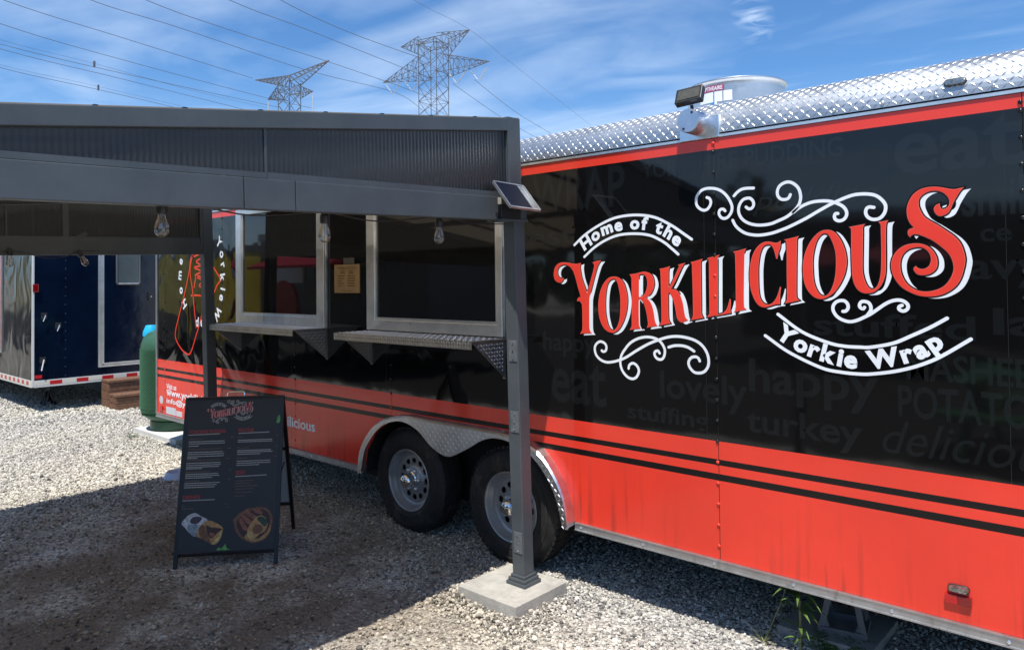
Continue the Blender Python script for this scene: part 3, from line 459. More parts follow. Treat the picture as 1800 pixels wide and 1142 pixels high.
ci=gt.nodes.new('GeometryNodeCollectionInfo'); ci.inputs['Collection'].default_value=rocks; ci.inputs['Separate Children'].default_value=True; ci.inputs['Reset Children'].default_value=True
ip.inputs['Pick Instance'].default_value=True
ra=gt.nodes.new('GeometryNodeInputNamedAttribute'); ra.data_type='FLOAT_VECTOR'; ra.inputs['Name'].default_value='rt'
sa=gt.nodes.new('GeometryNodeInputNamedAttribute'); sa.data_type='FLOAT'; sa.inputs['Name'].default_value='sz'
rv=gt.nodes.new('FunctionNodeRandomValue'); rv.data_type='INT'; rv.inputs[4].default_value=0; rv.inputs[5].default_value=6
gl=gt.links
gl.new(gi.outputs[0],mp_.inputs[0]); gl.new(mp_.outputs[0],ip.inputs['Points']); gl.new(ci.outputs[0],ip.inputs['Instance']); gl.new(rv.outputs[2],ip.inputs['Instance Index'])
e2r=gt.nodes.new('FunctionNodeEulerToRotation'); gl.new(ra.outputs[0],e2r.inputs[0]); gl.new(e2r.outputs[0],ip.inputs['Rotation']); gl.new(sa.outputs[0],ip.inputs['Scale']); gl.new(ip.outputs[0],go.inputs[0])
gr.modifiers.new('scatter','NODES').node_group=gt

# ================================================================ RED AND BLACK FOOD TRAILER
YT=.27; XL=-5.235; XR=3.36
TR=thing('food_trailer','long glossy black and red food trailer with white swirling script and two serving windows','food trailer',(0,0,0))
FO=[(-1.745,.335),(-1.715,.50),(-1.60,.655),(-1.44,.745),(-1.25,.785),(-1.10,.787),(-.99,.787),(-.89,.787),(-.81,.787),(-.74,.787),(-.63,.787),(-.52,.787),(-.41,.787),(-.27,.775),(-.10,.722),(.01,.62),(.085,.49),(.115,.345)]
FI=[(-1.70,.345),(-1.65,.513),(-1.53,.649),(-1.40,.722),(-1.25,.748),(-1.10,.712),(-.984,.634),(-.88,.592),(-.81,.585),(-.743,.607),(-.627,.664),(-.516,.725),(-.41,.752),(-.28,.742),(-.135,.690),(-.03,.595),(.04,.48),(.078,.345)]
def cutz(x):
    if x<=FO[0][0]+.03 or x>=FO[-1][0]-.03: return 0
    for (a,za),(c,zc) in zip(FO,FO[1:]):
        if a<=x<=c: return za+(zc-za)*(x-a)/(c-a)-.02
    return 0
# skin: one object per sheet, seams every 1.2 m
bands=[(.363,.726,0),(.726,.757,2),(.757,.797,0),(.797,.824,2),(.824,.908,0),(.908,2.27,1),(2.27,2.322,0)]
seams=[XL,-5.045,-3.845,-2.645,-1.445,-.245,.955,2.155,XR]
rivet=MB()
rivet.lathe([(.0085,0),(.0080,-.0022),(.0055,-.0046),(.002,-.0058),(.0001,-.006)],axis='Y',n=10)
RIVB=mat('black_rivet',(.012,.012,.012),.16,0,.5); RIVR=mat('red_rivet',(.84,.052,.028),.2)
rv0=rivet.build('rivet',RIVB,TR,smooth=True,loc=(.950,YT-.001,2.158)); first=True
rvr=rivet.build('rivet',RIVR,TR,smooth=True,loc=(.950,YT-.001,.504))
for i,(a,c) in enumerate(zip(seams,seams[1:])):
    m=MB(); xs=[a+.0015]+[x for x in np.arange(math.ceil(a/.03)*.03,c,.03) if a<x<c-.002]+[c-.0015]
    for z0,z1,mi in bands:
        for x0,x1 in zip(xs,xs[1:]):
            za,zb=max(z0,cutz(x0)),max(z0,cutz(x1))
            if za>=z1 and zb>=z1: continue
            m.add([(x0,YT,min(za,z1)),(x1,YT,min(zb,z1)),(x1,YT,z1),(x0,YT,z1)],[(0,1,2,3)],mi)
    m.build('side_panel',[RED,BLACK,STRIPE],TR)
    lap=MB(); lap.box(c-.058,c-.0570,YT-.0004,YT,.91,2.268)
    if i<7: lap.build('panel_lap',mat('lap_edge',(.035,.035,.035),.3) if i==0 else bpy.data.materials['lap_edge'],TR)
for i,s in enumerate(seams[1:-1]):
    for k in range(21):
        z=2.258-.0965*k-.10*(k>99)
        if z<.40 or (cutz(s)>z): continue
        if -3.6<s-.0<-.3 and 1.25<z<2.32: continue
        src=rv0 if (.905<z<2.27) else rvr
        if s-.005==src.location.x and False: continue
        o=src.copy(); COL.objects.link(o); o.location=(s-.005,YT-.001,z)
        # rivets that fall on the big red letters are painted with them
        if abs(s-.955)<.01 and 1.50<z<1.76: o.data=rvr.data
rv0.location=(2.15,YT-.001,2.29); rvr.location=(.950,YT-.001,2.30)
m=MB(); m.box(XL+.01,XR-.01,.56,2.66,.366,2.50); m.box(XL+.01,-1.78,.274,.558,.366,2.33); m.box(.12,XR-.01,.274,.558,.366,2.33); m.box(-1.779,.119,.274,.558,.80,2.33)
m.build('body',DARK,TR)
m=MB(); m.box(XL-.01,XR,.46,2.60,2.502,2.518); m.build('roof',WHITEP,TR)
m=MB(); m.box(XL-.012,XL+.012,YT-.012,YT+.03,.32,2.33); m.build('corner_trim',TRIM,TR,bevel=.004)
m=MB(); m.box(XR-.02,XR+.03,YT-.012,2.6,.32,2.5); m.build('end_wall',BLACK,TR)
# curved diamond-plate roof edge
RC=.172; ZC=2.346
def corner(a,bv):
    th=bv/RC; n=Vector((0,-math.cos(th),math.sin(th)))
    return Vector((XL+a,YT+RC,ZC))+n*(RC+.001),Vector((1,0,0)),Vector((0,math.sin(th),math.cos(th))),n
m=MB(); K=14
for k in range(K):
    t0,t1=math.pi/2*k/K,math.pi/2*(k+1)/K
    q=[(YT+RC-RC*math.cos(t),ZC+RC*math.sin(t)) for t in (t0,t1)]
    m.add([(XL-.01,q[0][0],q[0][1]),(XR,q[0][0],q[0][1]),(XR,q[1][0],q[1][1]),(XL-.01,q[1][0],q[1][1])],[(0,1,2,3)])
lugs(m,corner,int((XR-XL)/.0245),11,.0245,.0245,ln=.0235,wd=.0068,ht=.0012,mi=1)
m.build('roof_edge',[ALU,ALU2],TR,smooth=True)
m=MB(); m.box(XL-.01,XR,YT-.0035,YT+.004,2.3245,2.338); m.box(XL-.01,XR,YT-.006,YT-.0035,2.3245,2.330); m.build('drip_rail',FRAME,TR)
sc_=MB(); sc_.lathe([(.007,0),(.0065,-.004),(.003,-.0065),(.0001,-.007)],axis='Y',n=8)
s0=sc_.build('screw',GALV,TR,smooth=True,loc=(-.2,YT-.001,2.362))
for x in np.arange(-.02,2.6,.19): o=s0.copy(); COL.objects.link(o); o.location=(x,YT-.001,2.364)
# bottom rail
for xa,xb in ((XL-.005,-1.76),(.12,XR)):
    m=MB(); prf=[(YT+.03,.322),(YT-.018,.322),(YT-.018,.328),(YT-.012,.329),(YT-.012,.356),(YT-.016,.357),(YT-.016,.362),(YT+.03,.362)]
    m.prism([(xa,a,c) for a,c in prf],(xb-xa,0,0)); m.build('bottom_rail',TRIM,TR)
for x in (.16,.545,.93,1.3,1.69,2.08,2.46,-2.0,-2.4,-2.8,-3.2,-3.6): o=s0.copy(); COL.objects.link(o); o.name='screw'; o.location=(x,YT-.012,.343)
m=MB()
for y in (.55,2.3): m.box(XL+.1,XR-.1,y,y+.06,.20,.365)
for x in np.arange(XL+.3,XR,.6): m.box(x,x+.05,.6,2.3,.28,.36)
m.build('chassis',DARK,TR)
# fender
m=MB(); FP=YT-.072; n=len(FO)
def dens(L_,k=3): return cat_rom(L_,closed=False,sub=k)
fo,fi=dens(FO),dens(FI)
for i in range(len(fo)-1):
    a,c,d,e=fo[i],fo[i+1],fi[i+1],fi[i]
    m.add([(a[0],FP,a[1]-.012),(c[0],FP,c[1]-.012),(d[0],FP,d[1]),(e[0],FP,e[1])],[(0,1,2,3)])
    m.add([(a[0],FP,a[1]-.012),(c[0],FP,c[1]-.012),(c[0],FP+.012,c[1]),(a[0],FP+.012,a[1])],[(0,1,2,3)])
    m.add([(a[0],FP+.012,a[1]),(c[0],FP+.012,c[1]),(c[0],YT+.0,c[1]+.004),(a[0],YT+.0,a[1]+.004)],[(0,1,2,3)])
    m.add([(e[0],FP,e[1]),(d[0],FP,d[1]),(d[0],FP+.005,d[1]+.004),(e[0],FP+.005,e[1]+.004)],[(0,1,2,3)])
def li(L_,x):
    for (a,za),(c,zc) in zip(L_,L_[1:]):
        if a<=x<=c: return za+(zc-za)*(x-a)/(c-a)
    return None
def kf(a,bv):
    x=-1.76+a; z=.33+bv; o=li(FO,x); i=li(FI,x)
    if o is None: return False
    if i is None: return z<o-.02 and z>.34
    return i+.008<z<o-.022
lugs(m,lambda a,bv:(Vector((-1.76+a,FP-.0005,.33+bv)),Vector((1,0,0)),Vector((0,0,1)),Vector((0,-1,0))),80,22,.0235,.0235,ln=.025,wd=.006,ht=.0022,keep=kf,mi=1)
lugs(m,lambda a,bv:(Vector((-1.40+a,FP+.02+bv,.7885+.0)),Vector((1,0,0)),Vector((0,1,0)),Vector((0,0,1))),44,2,.0235,.0235,ln=.025,wd=.006,ht=.0022,mi=1)
m.build('fender',[mat('fender_aluminium',(.74,.75,.76),.33,1,noise=(9,.14),bump=(40,.2,.002)),ALU2],TR,smooth=True)
# wheel-well liner
m=MB()
for i in range(len(fo)-1):
    a,c=fo[i],fo[i+1]; m.add([(a[0]+.0,YT+.01,a[1]-.01),(c[0],YT+.01,c[1]-.01),(c[0],.60,c[1]-.01),(a[0],.60,a[1]-.01)],[(0,1,2,3)])
m.build('wheel_well',DARK,TR)
# wheels
def make_wheel():
    t=thing('wheel',None,None,(0,0,0)); t.parent=TR
    y0=.0; R_=.348
    m=MB(); N_=72
    prof=[(.200,.018),(.212,.004),(.240,-.004),(.285,-.006),(.318,.002),(.333,.014),(.341,.024)]
    tread=[(R_,.032),(R_,.060),(R_-.008,.062),(R_-.008,.068),(R_,.070),(R_,.098),(R_-.008,.100),(R_-.008,.106),(R_,.108),(R_,.136),(R_-.008,.138),(R_-.008,.144),(R_,.146),(R_,.172)]
    back=[(.333,.190),(.285,.206),(.2,.19)]
    m.lathe(prof+tread+back,axis='Y',n=N_)
    # shoulder blocks
    for k in range(60):
        a=2*math.pi*k/60; 
        for h0,h1 in ((.020,.060),(.108,.136)):
            ca,sa=math.cos(a),math.sin(a); cb_,sb=math.cos(a+.075),math.sin(a+.075)
            m.add([((R_+.004)*ca,h0,(R_+.004)*sa),((R_+.004)*cb_,h0,(R_+.004)*sb),((R_+.004)*cb_,h1,(R_+.004)*sb),((R_+.004)*ca,h1,(R_+.004)*sa),(.335*ca,h0,.335*sa),(.335*cb_,h0,.335*sb),(.335*cb_,h1,.335*sb),(.335*ca,h1,.335*sa)],[(0,1,2,3),(0,4,5,1),(1,5,6,2),(2,6,7,3),(3,7,4,0)])
    m.build('tyre',RUBBER,t,smooth=True)
    m=MB(); m.lathe([(.2885,-.0085),(.2905,-.0098),(.2925,-.0085)],axis='Y',n=64); m.lathe([(.2325,-.0055),(.2345,-.0068),(.2365,-.0055)],axis='Y',n=64); m.build('sidewall_ring',RUBBERD,t,smooth=True)
    m=MB(); m.lathe([(.206,.010),(.2065,.004),(.203,.001),(.197,.003),(.192,.012),(.190,.030),(.183,.040),(.178,.055),(.160,.058),(.158,.060)],axis='Y',n=64)
    ring=[(.159*math.cos(2*math.pi*k/64),.159*math.sin(2*math.pi*k/64)) for k in range(64)]
    holes=[]
    for h in range(12):
        a=2*math.pi*(h+.5)/12; c=(.122*math.cos(a),.122*math.sin(a))
        holes.append([(c[0]+(.018*math.cos(q)*math.cos(a)-.0215*math.sin(q)*math.sin(a)),c[1]+(.018*math.cos(q)*math.sin(a)+.0215*math.sin(q)*math.cos(a))) for q in np.linspace(0,2*math.pi,14,endpoint=False)])
    v,f=fill2d([ring]+holes,extrude=.003)
    m.add([(p[0],.062+p[2],p[1]) for p in v],f)
    m.lathe([(.095,.058),(.088,.050),(.075,.046),(.050,.045)],axis='Y',n=48)
    rim=m.build('rim',RIM,t,smooth=True)
    box('brake_drum',DARK,t,-.13,.13,.09,.15,-.13,.13)
    m=MB(); m.lathe([(.056,.046),(.055,.028),(.049,.022),(.047,-.016),(.041,-.030),(.027,-.039),(.0001,-.042)],axis='Y',n=28); m.build('hub_cap',CHROME,t,smooth=True)
    for k in range(6):
        a=2*math.pi*k/6+.3; m=MB(); m.lathe([(.010,.047),(.010,.030),(.007,.026),(.0001,.025)],c=(.068*math.cos(a),0,.068*math.sin(a)),axis='Y',n=6); m.build('lug_nut',GALV,t)
    return t
w1=make_wheel(); w1.location=(-1.305,.288,.337); w1.rotation_euler=(0,.25,0)
w2=copy_tree(w1); w2.parent=TR; w2.location=(-.385,.288,.337); w2.rotation_euler=(0,.9,0)
box('axle',DARK,TR,-1.33,-1.28,.5,2.4,.3,.36); box('axle',DARK,TR,-.41,-.36,.5,2.4,.3,.36)

# windows
def window(x0,x1,z0,z1,ix0,ix1,iz0,nm='window'):
    t=thing(nm,None,None); t.parent=TR
    m=MB(); fr=YT-.030
    m.box(x0,ix0,fr,YT,z0,z1); m.box(ix1,x1,fr,YT,z0,z1); m.box(ix0,ix1,fr,YT,z0,iz0-.004); m.box(ix0,ix1,fr,YT,z1-.05,z1)
    m.build('frame',FRAME,t,bevel=.004)
    m=MB(); g=.018   # inner sash
    m.box(ix0,ix0+g,fr+.008,YT-.002,iz0-.004,z1-.05); m.box(ix1-g,ix1,fr+.008,YT-.002,iz0-.004,z1-.05); m.box(ix0+g,ix1-g,fr+.008,YT-.002,iz0-.004,iz0+.012); m.build('sash',FRAME,t)
    m=MB(); m.box(x0-.008,x0,fr+.02,YT,z0-.005,z1); m.box(x1,x1+.008,fr+.02,YT,z0-.005,z1); m.build('frame_flange',TRIM,t)
    box('pane',GLASSD,t,ix0+g,ix1-g,YT-.012,YT-.004,iz0+.012,z1-.05)
    box('sill_joint',DARK,t,(ix0+ix1)/2-.2,(ix0+ix1)/2-.198,fr-.0006,fr+.001,z0+.045,iz0-.01)
    return t
window(-3.545,-2.205,1.312,2.305,-3.45,-2.295,1.41)
window(-1.682,-.385,1.335,2.305,-1.592,-.425,1.412)
# serving shelves with triangular brackets
def shelf(x0,x1,br,topm):
    t=thing('serving_shelf',None,None); t.parent=TR
    y0=-.035; zt=1.328
    m=MB(); m.box(x0,x1,y0,YT,zt-.006,zt); m.box(x0,x1,y0-.003,y0,zt-.045,zt+.001)
    lugs(m,lambda a,bv:(Vector((x0+a,y0+bv,zt+.0004)),Vector((1,0,0)),Vector((0,1,0)),Vector((0,0,1))),int((x1-x0)/.024),11,.024,.0265,ln=.026,wd=.007,ht=.0025,mi=1)
    lugs(m,lambda a,bv:(Vector((x0+a,y0-.0034,zt-.044+bv)),Vector((1,0,0)),Vector((0,0,1)),Vector((0,-1,0))),int((x1-x0)/.022),2,.022,.022,ln=.022,wd=.006,ht=.002,mi=1)
    m.build('shelf_top',[topm,ALU2],t)
    for bx in br:
        m=MB(); m.prism([(bx,y0+.02,zt-.007),(bx,YT-.001,zt-.007),(bx,YT-.001,1.088)],(.003,0,0)); m.box(bx-.02,bx,YT-.004,YT-.001,1.09,zt-.007)
        lugs(m,lambda a,bv:(Vector((bx+.0034,y0+.02+a,1.09+bv)),Vector((0,1,0)),Vector((0,0,1)),Vector((1,0,0))),12,10,.022,.022,ln=.023,wd=.006,ht=.0022,keep=lambda a,bv:(bv>.235*(1-a/.28)+.014) and bv<.226 ,mi=1)
        m.build('bracket',[DULL,ALU2],t)
    return t
SHT=mat('tread_top_brown_reflection',(.42,.37,.31),.40,.9,noise=(12,.25))  # brown tint puts the brownish reflections into the shelf top colour
shelf(-3.50,-2.185,(-3.50,-2.20),SHT); shelf(-1.672,-.36,(-1.655,-.385),SHT)

# opening hours notice
hs=thing('hours_notice',None,None); hs.parent=TR
box('notice_board',PLY,hs,-2.097,-1.790,YT-.009,YT-.001,1.590,1.797,.001)
PH=Plane((-2.097,YT-.0098,1.590),(1,0,0),(0,0,1))
m=MB()
PH.put(m,fit(text2d('YORKILICIOUS',.012),.035,.270,.172,.191),0)
rs2=random.Random(5)
def dashes(mb,P_,x0,x1,y,h,rnd,lo=.6,hi=1.6,gap=.35,sl=0):
    x=x0
    while x<x1-.3*h:
        L_=min(h*rnd.uniform(lo,hi),x1-x); ya=y+(x-x0)*sl
        v=[(x,ya),(x+L_,ya+L_*sl),(x+L_,ya+L_*sl+h),(x,ya+h)]; P_.put(mb,(v,[(0,1,2,3)]),0); x+=L_+h*gap
for (xa,xb,y) in ((.078,.135,.155),(.182,.235,.155),(.078,.135,.141),(.182,.235,.141),(.045,.132,.121),(.165,.255,.121),(.045,.12,.102),(.165,.255,.102),(.045,.095,.084),(.165,.255,.084),(.045,.12,.066),(.165,.255,.066),(.045,.10,.048),(.165,.255,.048),(.08,.225,.014)):
    dashes(m,PH,xa,xb,y,.0075 if y>.03 else .004,rs2,.7,1.1,.22)
m.build('engraving',INK,hs)
box('sticker',mat('faded_sticker',(.10,.095,.07),.6),hs,-1.99,-1.86,YT-.003,YT-.0005,1.80,1.845)

# lights on the trailer
def oval(cx,cz,y,hw,hh,d,mt,nm,tilt=0,parent=TR):
    t=thing(nm,None,None); t.parent=parent
    def ov(s,yy):
        return [(cx+ (hw-hh)*(1 if math.cos(a)>0 else -1)+hh*s*math.cos(a),yy,cz+hh*s*math.sin(a)) for a in np.linspace(-math.pi/2,1.5*math.pi,24,endpoint=False)]
    m=MB(); r=[ov(1,y),ov(1,y-d*.5),ov(.7,y-d)]; n_=24
    m.add(r[0]+r[1]+r[2],[(i*n_+k,i*n_+(k+1)%n_,(i+1)*n_+(k+1)%n_,(i+1)*n_+k) for i in (0,1) for k in range(n_)]+[tuple(range(2*n_,3*n_))])
    m.build('lens',mt,t,smooth=True)
    m=MB(); r=[ov(1.22,y+.002),ov(1.22,y-.006),ov(1.02,y-.008)]; m.add(r[0]+r[1]+r[2],[(i*n_+k,i*n_+(k+1)%n_,(i+1)*n_+(k+1)%n_,(i+1)*n_+k) for i in (0,1) for k in range(n_)]); m.build('bezel',CASTB,t,smooth=True)
    box('bulb_cell',DULL,t,cx-.004,cx+.004,y-d-.001,y-d+.002,cz-.008,cz+.006)
    return t
oval(1.923,.487,YT-.001,.034,.0125,.020,LENSC,'marker_lamp')
t=thing('reflector',None,None); t.parent=TR
box('lens',LENSR2,t,1.878,1.920,YT-.014,YT-.002,.430,.464,.002); box('lens',LENSR,t,1.9205,1.966,YT-.014,YT-.002,.430,.464,.002)
oval(1.945,2.402,YT+.012,.036,.013,.02,LENSC,'clearance_lamp')
# flood light on its round box
t=thing('flood_light',None,None); t.parent=TR
m=MB(); m.box(.78,.985,YT-.010,YT+.012,2.325,2.43); m.build('mount_plate',GALV,t,bevel=.003)
m=MB(); m.lathe([(.0001,-.115),(.053,-.115),(.056,-.110),(.056,0),(.058,.05)],c=(.885,YT-.006,2.398),axis='Y',n=30); m.build('junction_box',mat('box_metal',(.62,.66,.72),.38,1,noise=(20,.1)),t,smooth=True)
for q in (-.036,.036): m=MB(); m.lathe([(.006,-.119),(.0001,-.120)],c=(.885+q*.6,YT-.004,2.398+q),axis='Y',n=8); m.build('screw',DARK,t)
m=MB(); m.tube([(.885,YT-.07,2.44),(.885,YT-.08,2.478)],.008); m.build('swivel',CASTB,t)
HL=dict(location=(.878,YT-.085,2.522),rotation_euler=(R(-28),R(-4),R(4)))
m=MB(); m.box(-.066,.066,-.014,.020,-.042,.040)
for k in range(8): m.box(-.062+k*.0165,-.056+k*.0165,-.008,.026,.036,.050)
for o in (m.build('lamp_body',CASTB,t,bevel=.003),box('lens_panel',mat('led_panel',(.085,.082,.062),.25,noise=(60,.2)),t,-.052,.052,-.0165,-.0135,-.030,.026)):
    o.location=HL['location']; o.rotation_euler=HL['rotation_euler']
# exhaust fan on the roof
t=thing('exhaust_fan',None,None,(.44,1.62,0)); t.parent=TR
m=MB(); m.lathe([(.306,2.50),(.306,2.86),(.307,2.878),(.311,2.888),(.315,2.892),(.317,2.898),(.315,2.904),(.309,2.906),(.29,2.89)],n=72); m.build('fan_bowl',mat('spun_aluminium',(.62,.63,.64),.36,.95,noise=(5,.14),stain=((5,5,12),.56,.4,(.3,.29,.27))),t,smooth=True)
m=MB(); m.box(-.27,.27,-.27,.27,2.50,2.60); m.build('curb',GALV,t)
m=MB(); m.lathe([(.10,2.9),(.10,2.955),(.04,2.975),(.0001,2.98)],n=24); m.build('motor_cover',GALV,t,smooth=True)
# labels wrapped round the bowl, facing the camera
def wrap(name,mt,a0,a1,z0,z1,r,parent=t,vf=None):
    z0-=.038; z1-=.038; r-=.004
    m=MB(); n_=8
    def pt(u,v): 
        a=a0+(a1-a0)*u; z=z0+(z1-z0)*v; rr=r; return (rr*math.cos(a),rr*math.sin(a),z)
    if vf:
        v,f=fit(vf,.03,.97,.12,.88); m.add([pt(p[0],p[1]) for p in v],f)
    else: m.add([pt(k/n_,j) for j in (0,1) for k in range(n_+1)],[(k,k+1,n_+2+k,n_+1+k) for k in range(n_)])
    return m.build(name,mt,parent)
fa=math.atan2(-2.94-1.62,2.56-.44)
A=lambda px: fa+math.asin(max(-1,min(1,(px-1290)/84)))
LAB=mat('pale_label',(.72,.74,.78),.5); LABP=mat('maroon_label',(.33,.05,.12),.5)
wrap('brand_label',LABP,A(1230),A(1271),2.868,2.905,.3125); wrap('brand_lettering',WHITEP,A(1231.5),A(1269.5),2.870,2.903,.3135,vf=text2d('CAPTIVEAIRE',.02))
for a_,b_ in ((1231,1253),(1255,1268),(1270,1284)): wrap('data_label',LAB,A(a_),A(b_),2.80,2.864,.3125)
wrap('wiring_label',mat('pink_label',(.70,.62,.74),.5),A(1234),A(1248),2.73,2.79,.3125); wrap('arrow_label',LAB,A(1250),A(1259),2.745,2.80,.3125); wrap('arrow_corner',mat('label_blue',(.03,.22,.50),.5),A(1250),A(1255),2.78,2.80,.3135)

# ---------------- graphics
PT=Plane((0,YT,0),(1,0,0),(0,0,1))
letters=[[cat_rom([(p[0]/1000,p[1]/1000)+((1,) if len(p)>2 else ()) for p in lp],True,5) for lp in L_] for L_ in LET]
logo=thing('script_logo',None,None); logo.parent=TR
LG={}
mats3={'w':LWHITE,'k':LBLACK,'p':LPINK,'r':LRED}
m=MB()
for L_ in letters: PT.put(m,fill2d(L_),.0012,lambda a,c:(a+.0225,c-.0072))
m.build('letter_shadow',LWHITE,logo)
for ch,L_ in zip('YORKILICIOUS',letters):
    m=MB(); PT.put(m,fill2d(L_,offset=.0052),.0018,mi=0); PT.put(m,fill2d(L_),.0024,mi=1); PT.put(m,fill2d(L_,offset=-.0020),.0030,mi=2)
    m.build('letter',[LBLACK,LPINK,LRED],logo)
for s in SCR:
    pts=cat_rom([(p[0]/1000,p[1]/1000) for p in s],False,6)
    m=MB(); PT.put(m,ribbon(pts,.0135),.0016+.0002*(SCR.index(s)%2)); m.build('scroll',LWHITE,logo)
def arc_text(s,base,h,bold,P_,mb,hh,spread=1.0,lead=0,chars=None):
    pts=cat_rom([(p[0]/1000,p[1]/1000) for p in base],False,12); V=[Vector(p) for p in pts]; D=[0]
    for a,c in zip(V,V[1:]): D.append(D[-1]+(c-a).length)
    glyph=[]; x=0
    cw=[]
    for c in s:
        if c==' ': cw.append(.34); continue
        v,f=text2d(c,bold); cw.append(max(p[0] for p in v)-min(p[0] for p in v)+.085)
    tot=sum(cw); k=D[-1]/tot; pos=0
    for c,wc in zip(s,cw):
        mid=(pos+wc/2)*k; pos+=wc
        if c==' ': continue
        i=max(j for j in range(len(D)) if D[j]<=mid) if mid>0 else 0; i=min(i,len(V)-2)
        t=(mid-D[i])/(D[i+1]-D[i]); p=V[i].lerp(V[i+1],t); tg=(V[min(i+3,len(V)-1)]-V[max(i-2,0)]).normalized(); nn=Vector((-tg.y,tg.x))
        v,f=text2d(c,bold); mx_=(max(q[0] for q in v)+min(q[0] for q in v))/2
        vv=[(p+tg*((q[0]-mx_)*k)+nn*(q[1]*h)) for q in v]
        P_.put(mb,([(q.x,q.y) for q in vv],f),hh)
m=MB(); arc_text('Home of the',BASE[0],.088,.044,PT,m,.0015); m.build('arched_words',LWHITE,logo)
m=MB(); arc_text('Yorkie Wrap',BASE[1],.100,.046,PT,m,.0015); m.build('arched_words',LWHITE,logo)
for wd_,st_,x0,x1,z0,z1 in GHOST_WORDS:
    vf=text2d(wd_,.02 if st_!=1 else .0,.35 if st_==1 else 0)
    m=MB(); PT.put(m,fit(vf,x0/1000,x1/1000,z0/1000,min(z1/1000,2.262)),.0006); m.build('ghost_word',GHOST,TR)
for wd_,st_,x0,x1,z0,z1 in RED_TEXT:
    m=MB(); PT.put(m,fit(text2d(wd_,.022),x0/1000,x1/1000,z0/1000,z1/1000),.0012); m.build('lettering',LWHITE,TR)
m=MB(); PT.put(m,([(-5.01,.607),(-4.90,.605),(-4.90,.613),(-5.01,.615)],[(0,1,2,3)]),.0012); m.build('underline',LWHITE,TR)
rw=thing('round_logo',None,None); rw.parent=TR
cx_,cz_=-4.27,1.68
for c,x,z in GLY:
    x/=1000; z/=1000; a=math.atan2(z-cz_,x-cx_)-math.pi/2
    m=MB(); PT.put(m,place(text2d(c,.03),x,z,.125,a),.0012); m.build('letter',LWHITE,rw)
for s in OUT:
    pts=cat_rom([(p[0]/1000,p[1]/1000) for p in s],False,5); m=MB(); PT.put(m,ribbon(pts,.017),.0014); m.build('outline_stroke',RED,rw)
box('sticker',mat('white_sticker',(.62,.62,.64),.5),TR,-5.02,-4.80,YT-.002,YT-.0004,.375,.445); box('sticker',bpy.data.materials['white_sticker'],TR,-4.79,-4.66,YT-.002,YT-.0004,.375,.425)
m=MB(); m.lathe([(.042,-.001),(.0001,-.0015)],c=(-5.13,YT-.001,.50),axis='Y',n=16); m.build('round_sticker',bpy.data.materials['white_sticker'],TR); box('lamp',LENSR2,TR,-5.16,-5.09,YT-.012,YT-.001,.395,.44,.003)

# ================================================================ PATIO CANOPY (leans 1.5 degrees: the lot is not level)
GX=-3.467
cn=thing('patio_canopy','charcoal metal patio canopy with sloping smoked roof and ribbed end panels over the gravel','canopy',(-.033,.011,0),rot=(R(1.5),0,0))
def rz_(y): return 2.516+.1114*y
def post(x,y,base=True,ztop=1.985,zb=.075):
    t=thing('post',None,None,(0,0,0)); t.parent=cn
    box('column',GAZ,t,x-.040,x+.040,y-.040,y+.040,zb,ztop,.004)
    m=MB(); m.box(x-.066,x+.066,y-.066,y+.066,zb,zb+.022); m.box(x-.058,x+.058,y-.058,y+.058,zb+.022,zb+.040); m.box(x-.048,x+.048,y-.048,y+.048,zb+.040,zb+.056); m.build('base_trim',GAZ,t,bevel=.004)
    return t
p1=post(0,0)
for z in (.30,.93,1.30):
    m=MB(); m.box(.012-.034,.012+.022,-.0435,-.040,z-.055,z+.055); m.build('joint_plate',GAZD,p1,bevel=.001)
    m=MB(); 
    for q in (-.04,0,.04): m.lathe([(.005,-.0465),(.0001,-.0475)],c=(.006,0,z+q),axis='Y',n=8)
    m.build('screw',CHROME,p1)
p2=post(GX,0,zb=.01,ztop=2.40); post(0,-3.3,zb=.07); post(GX,-3.3,zb=.07)
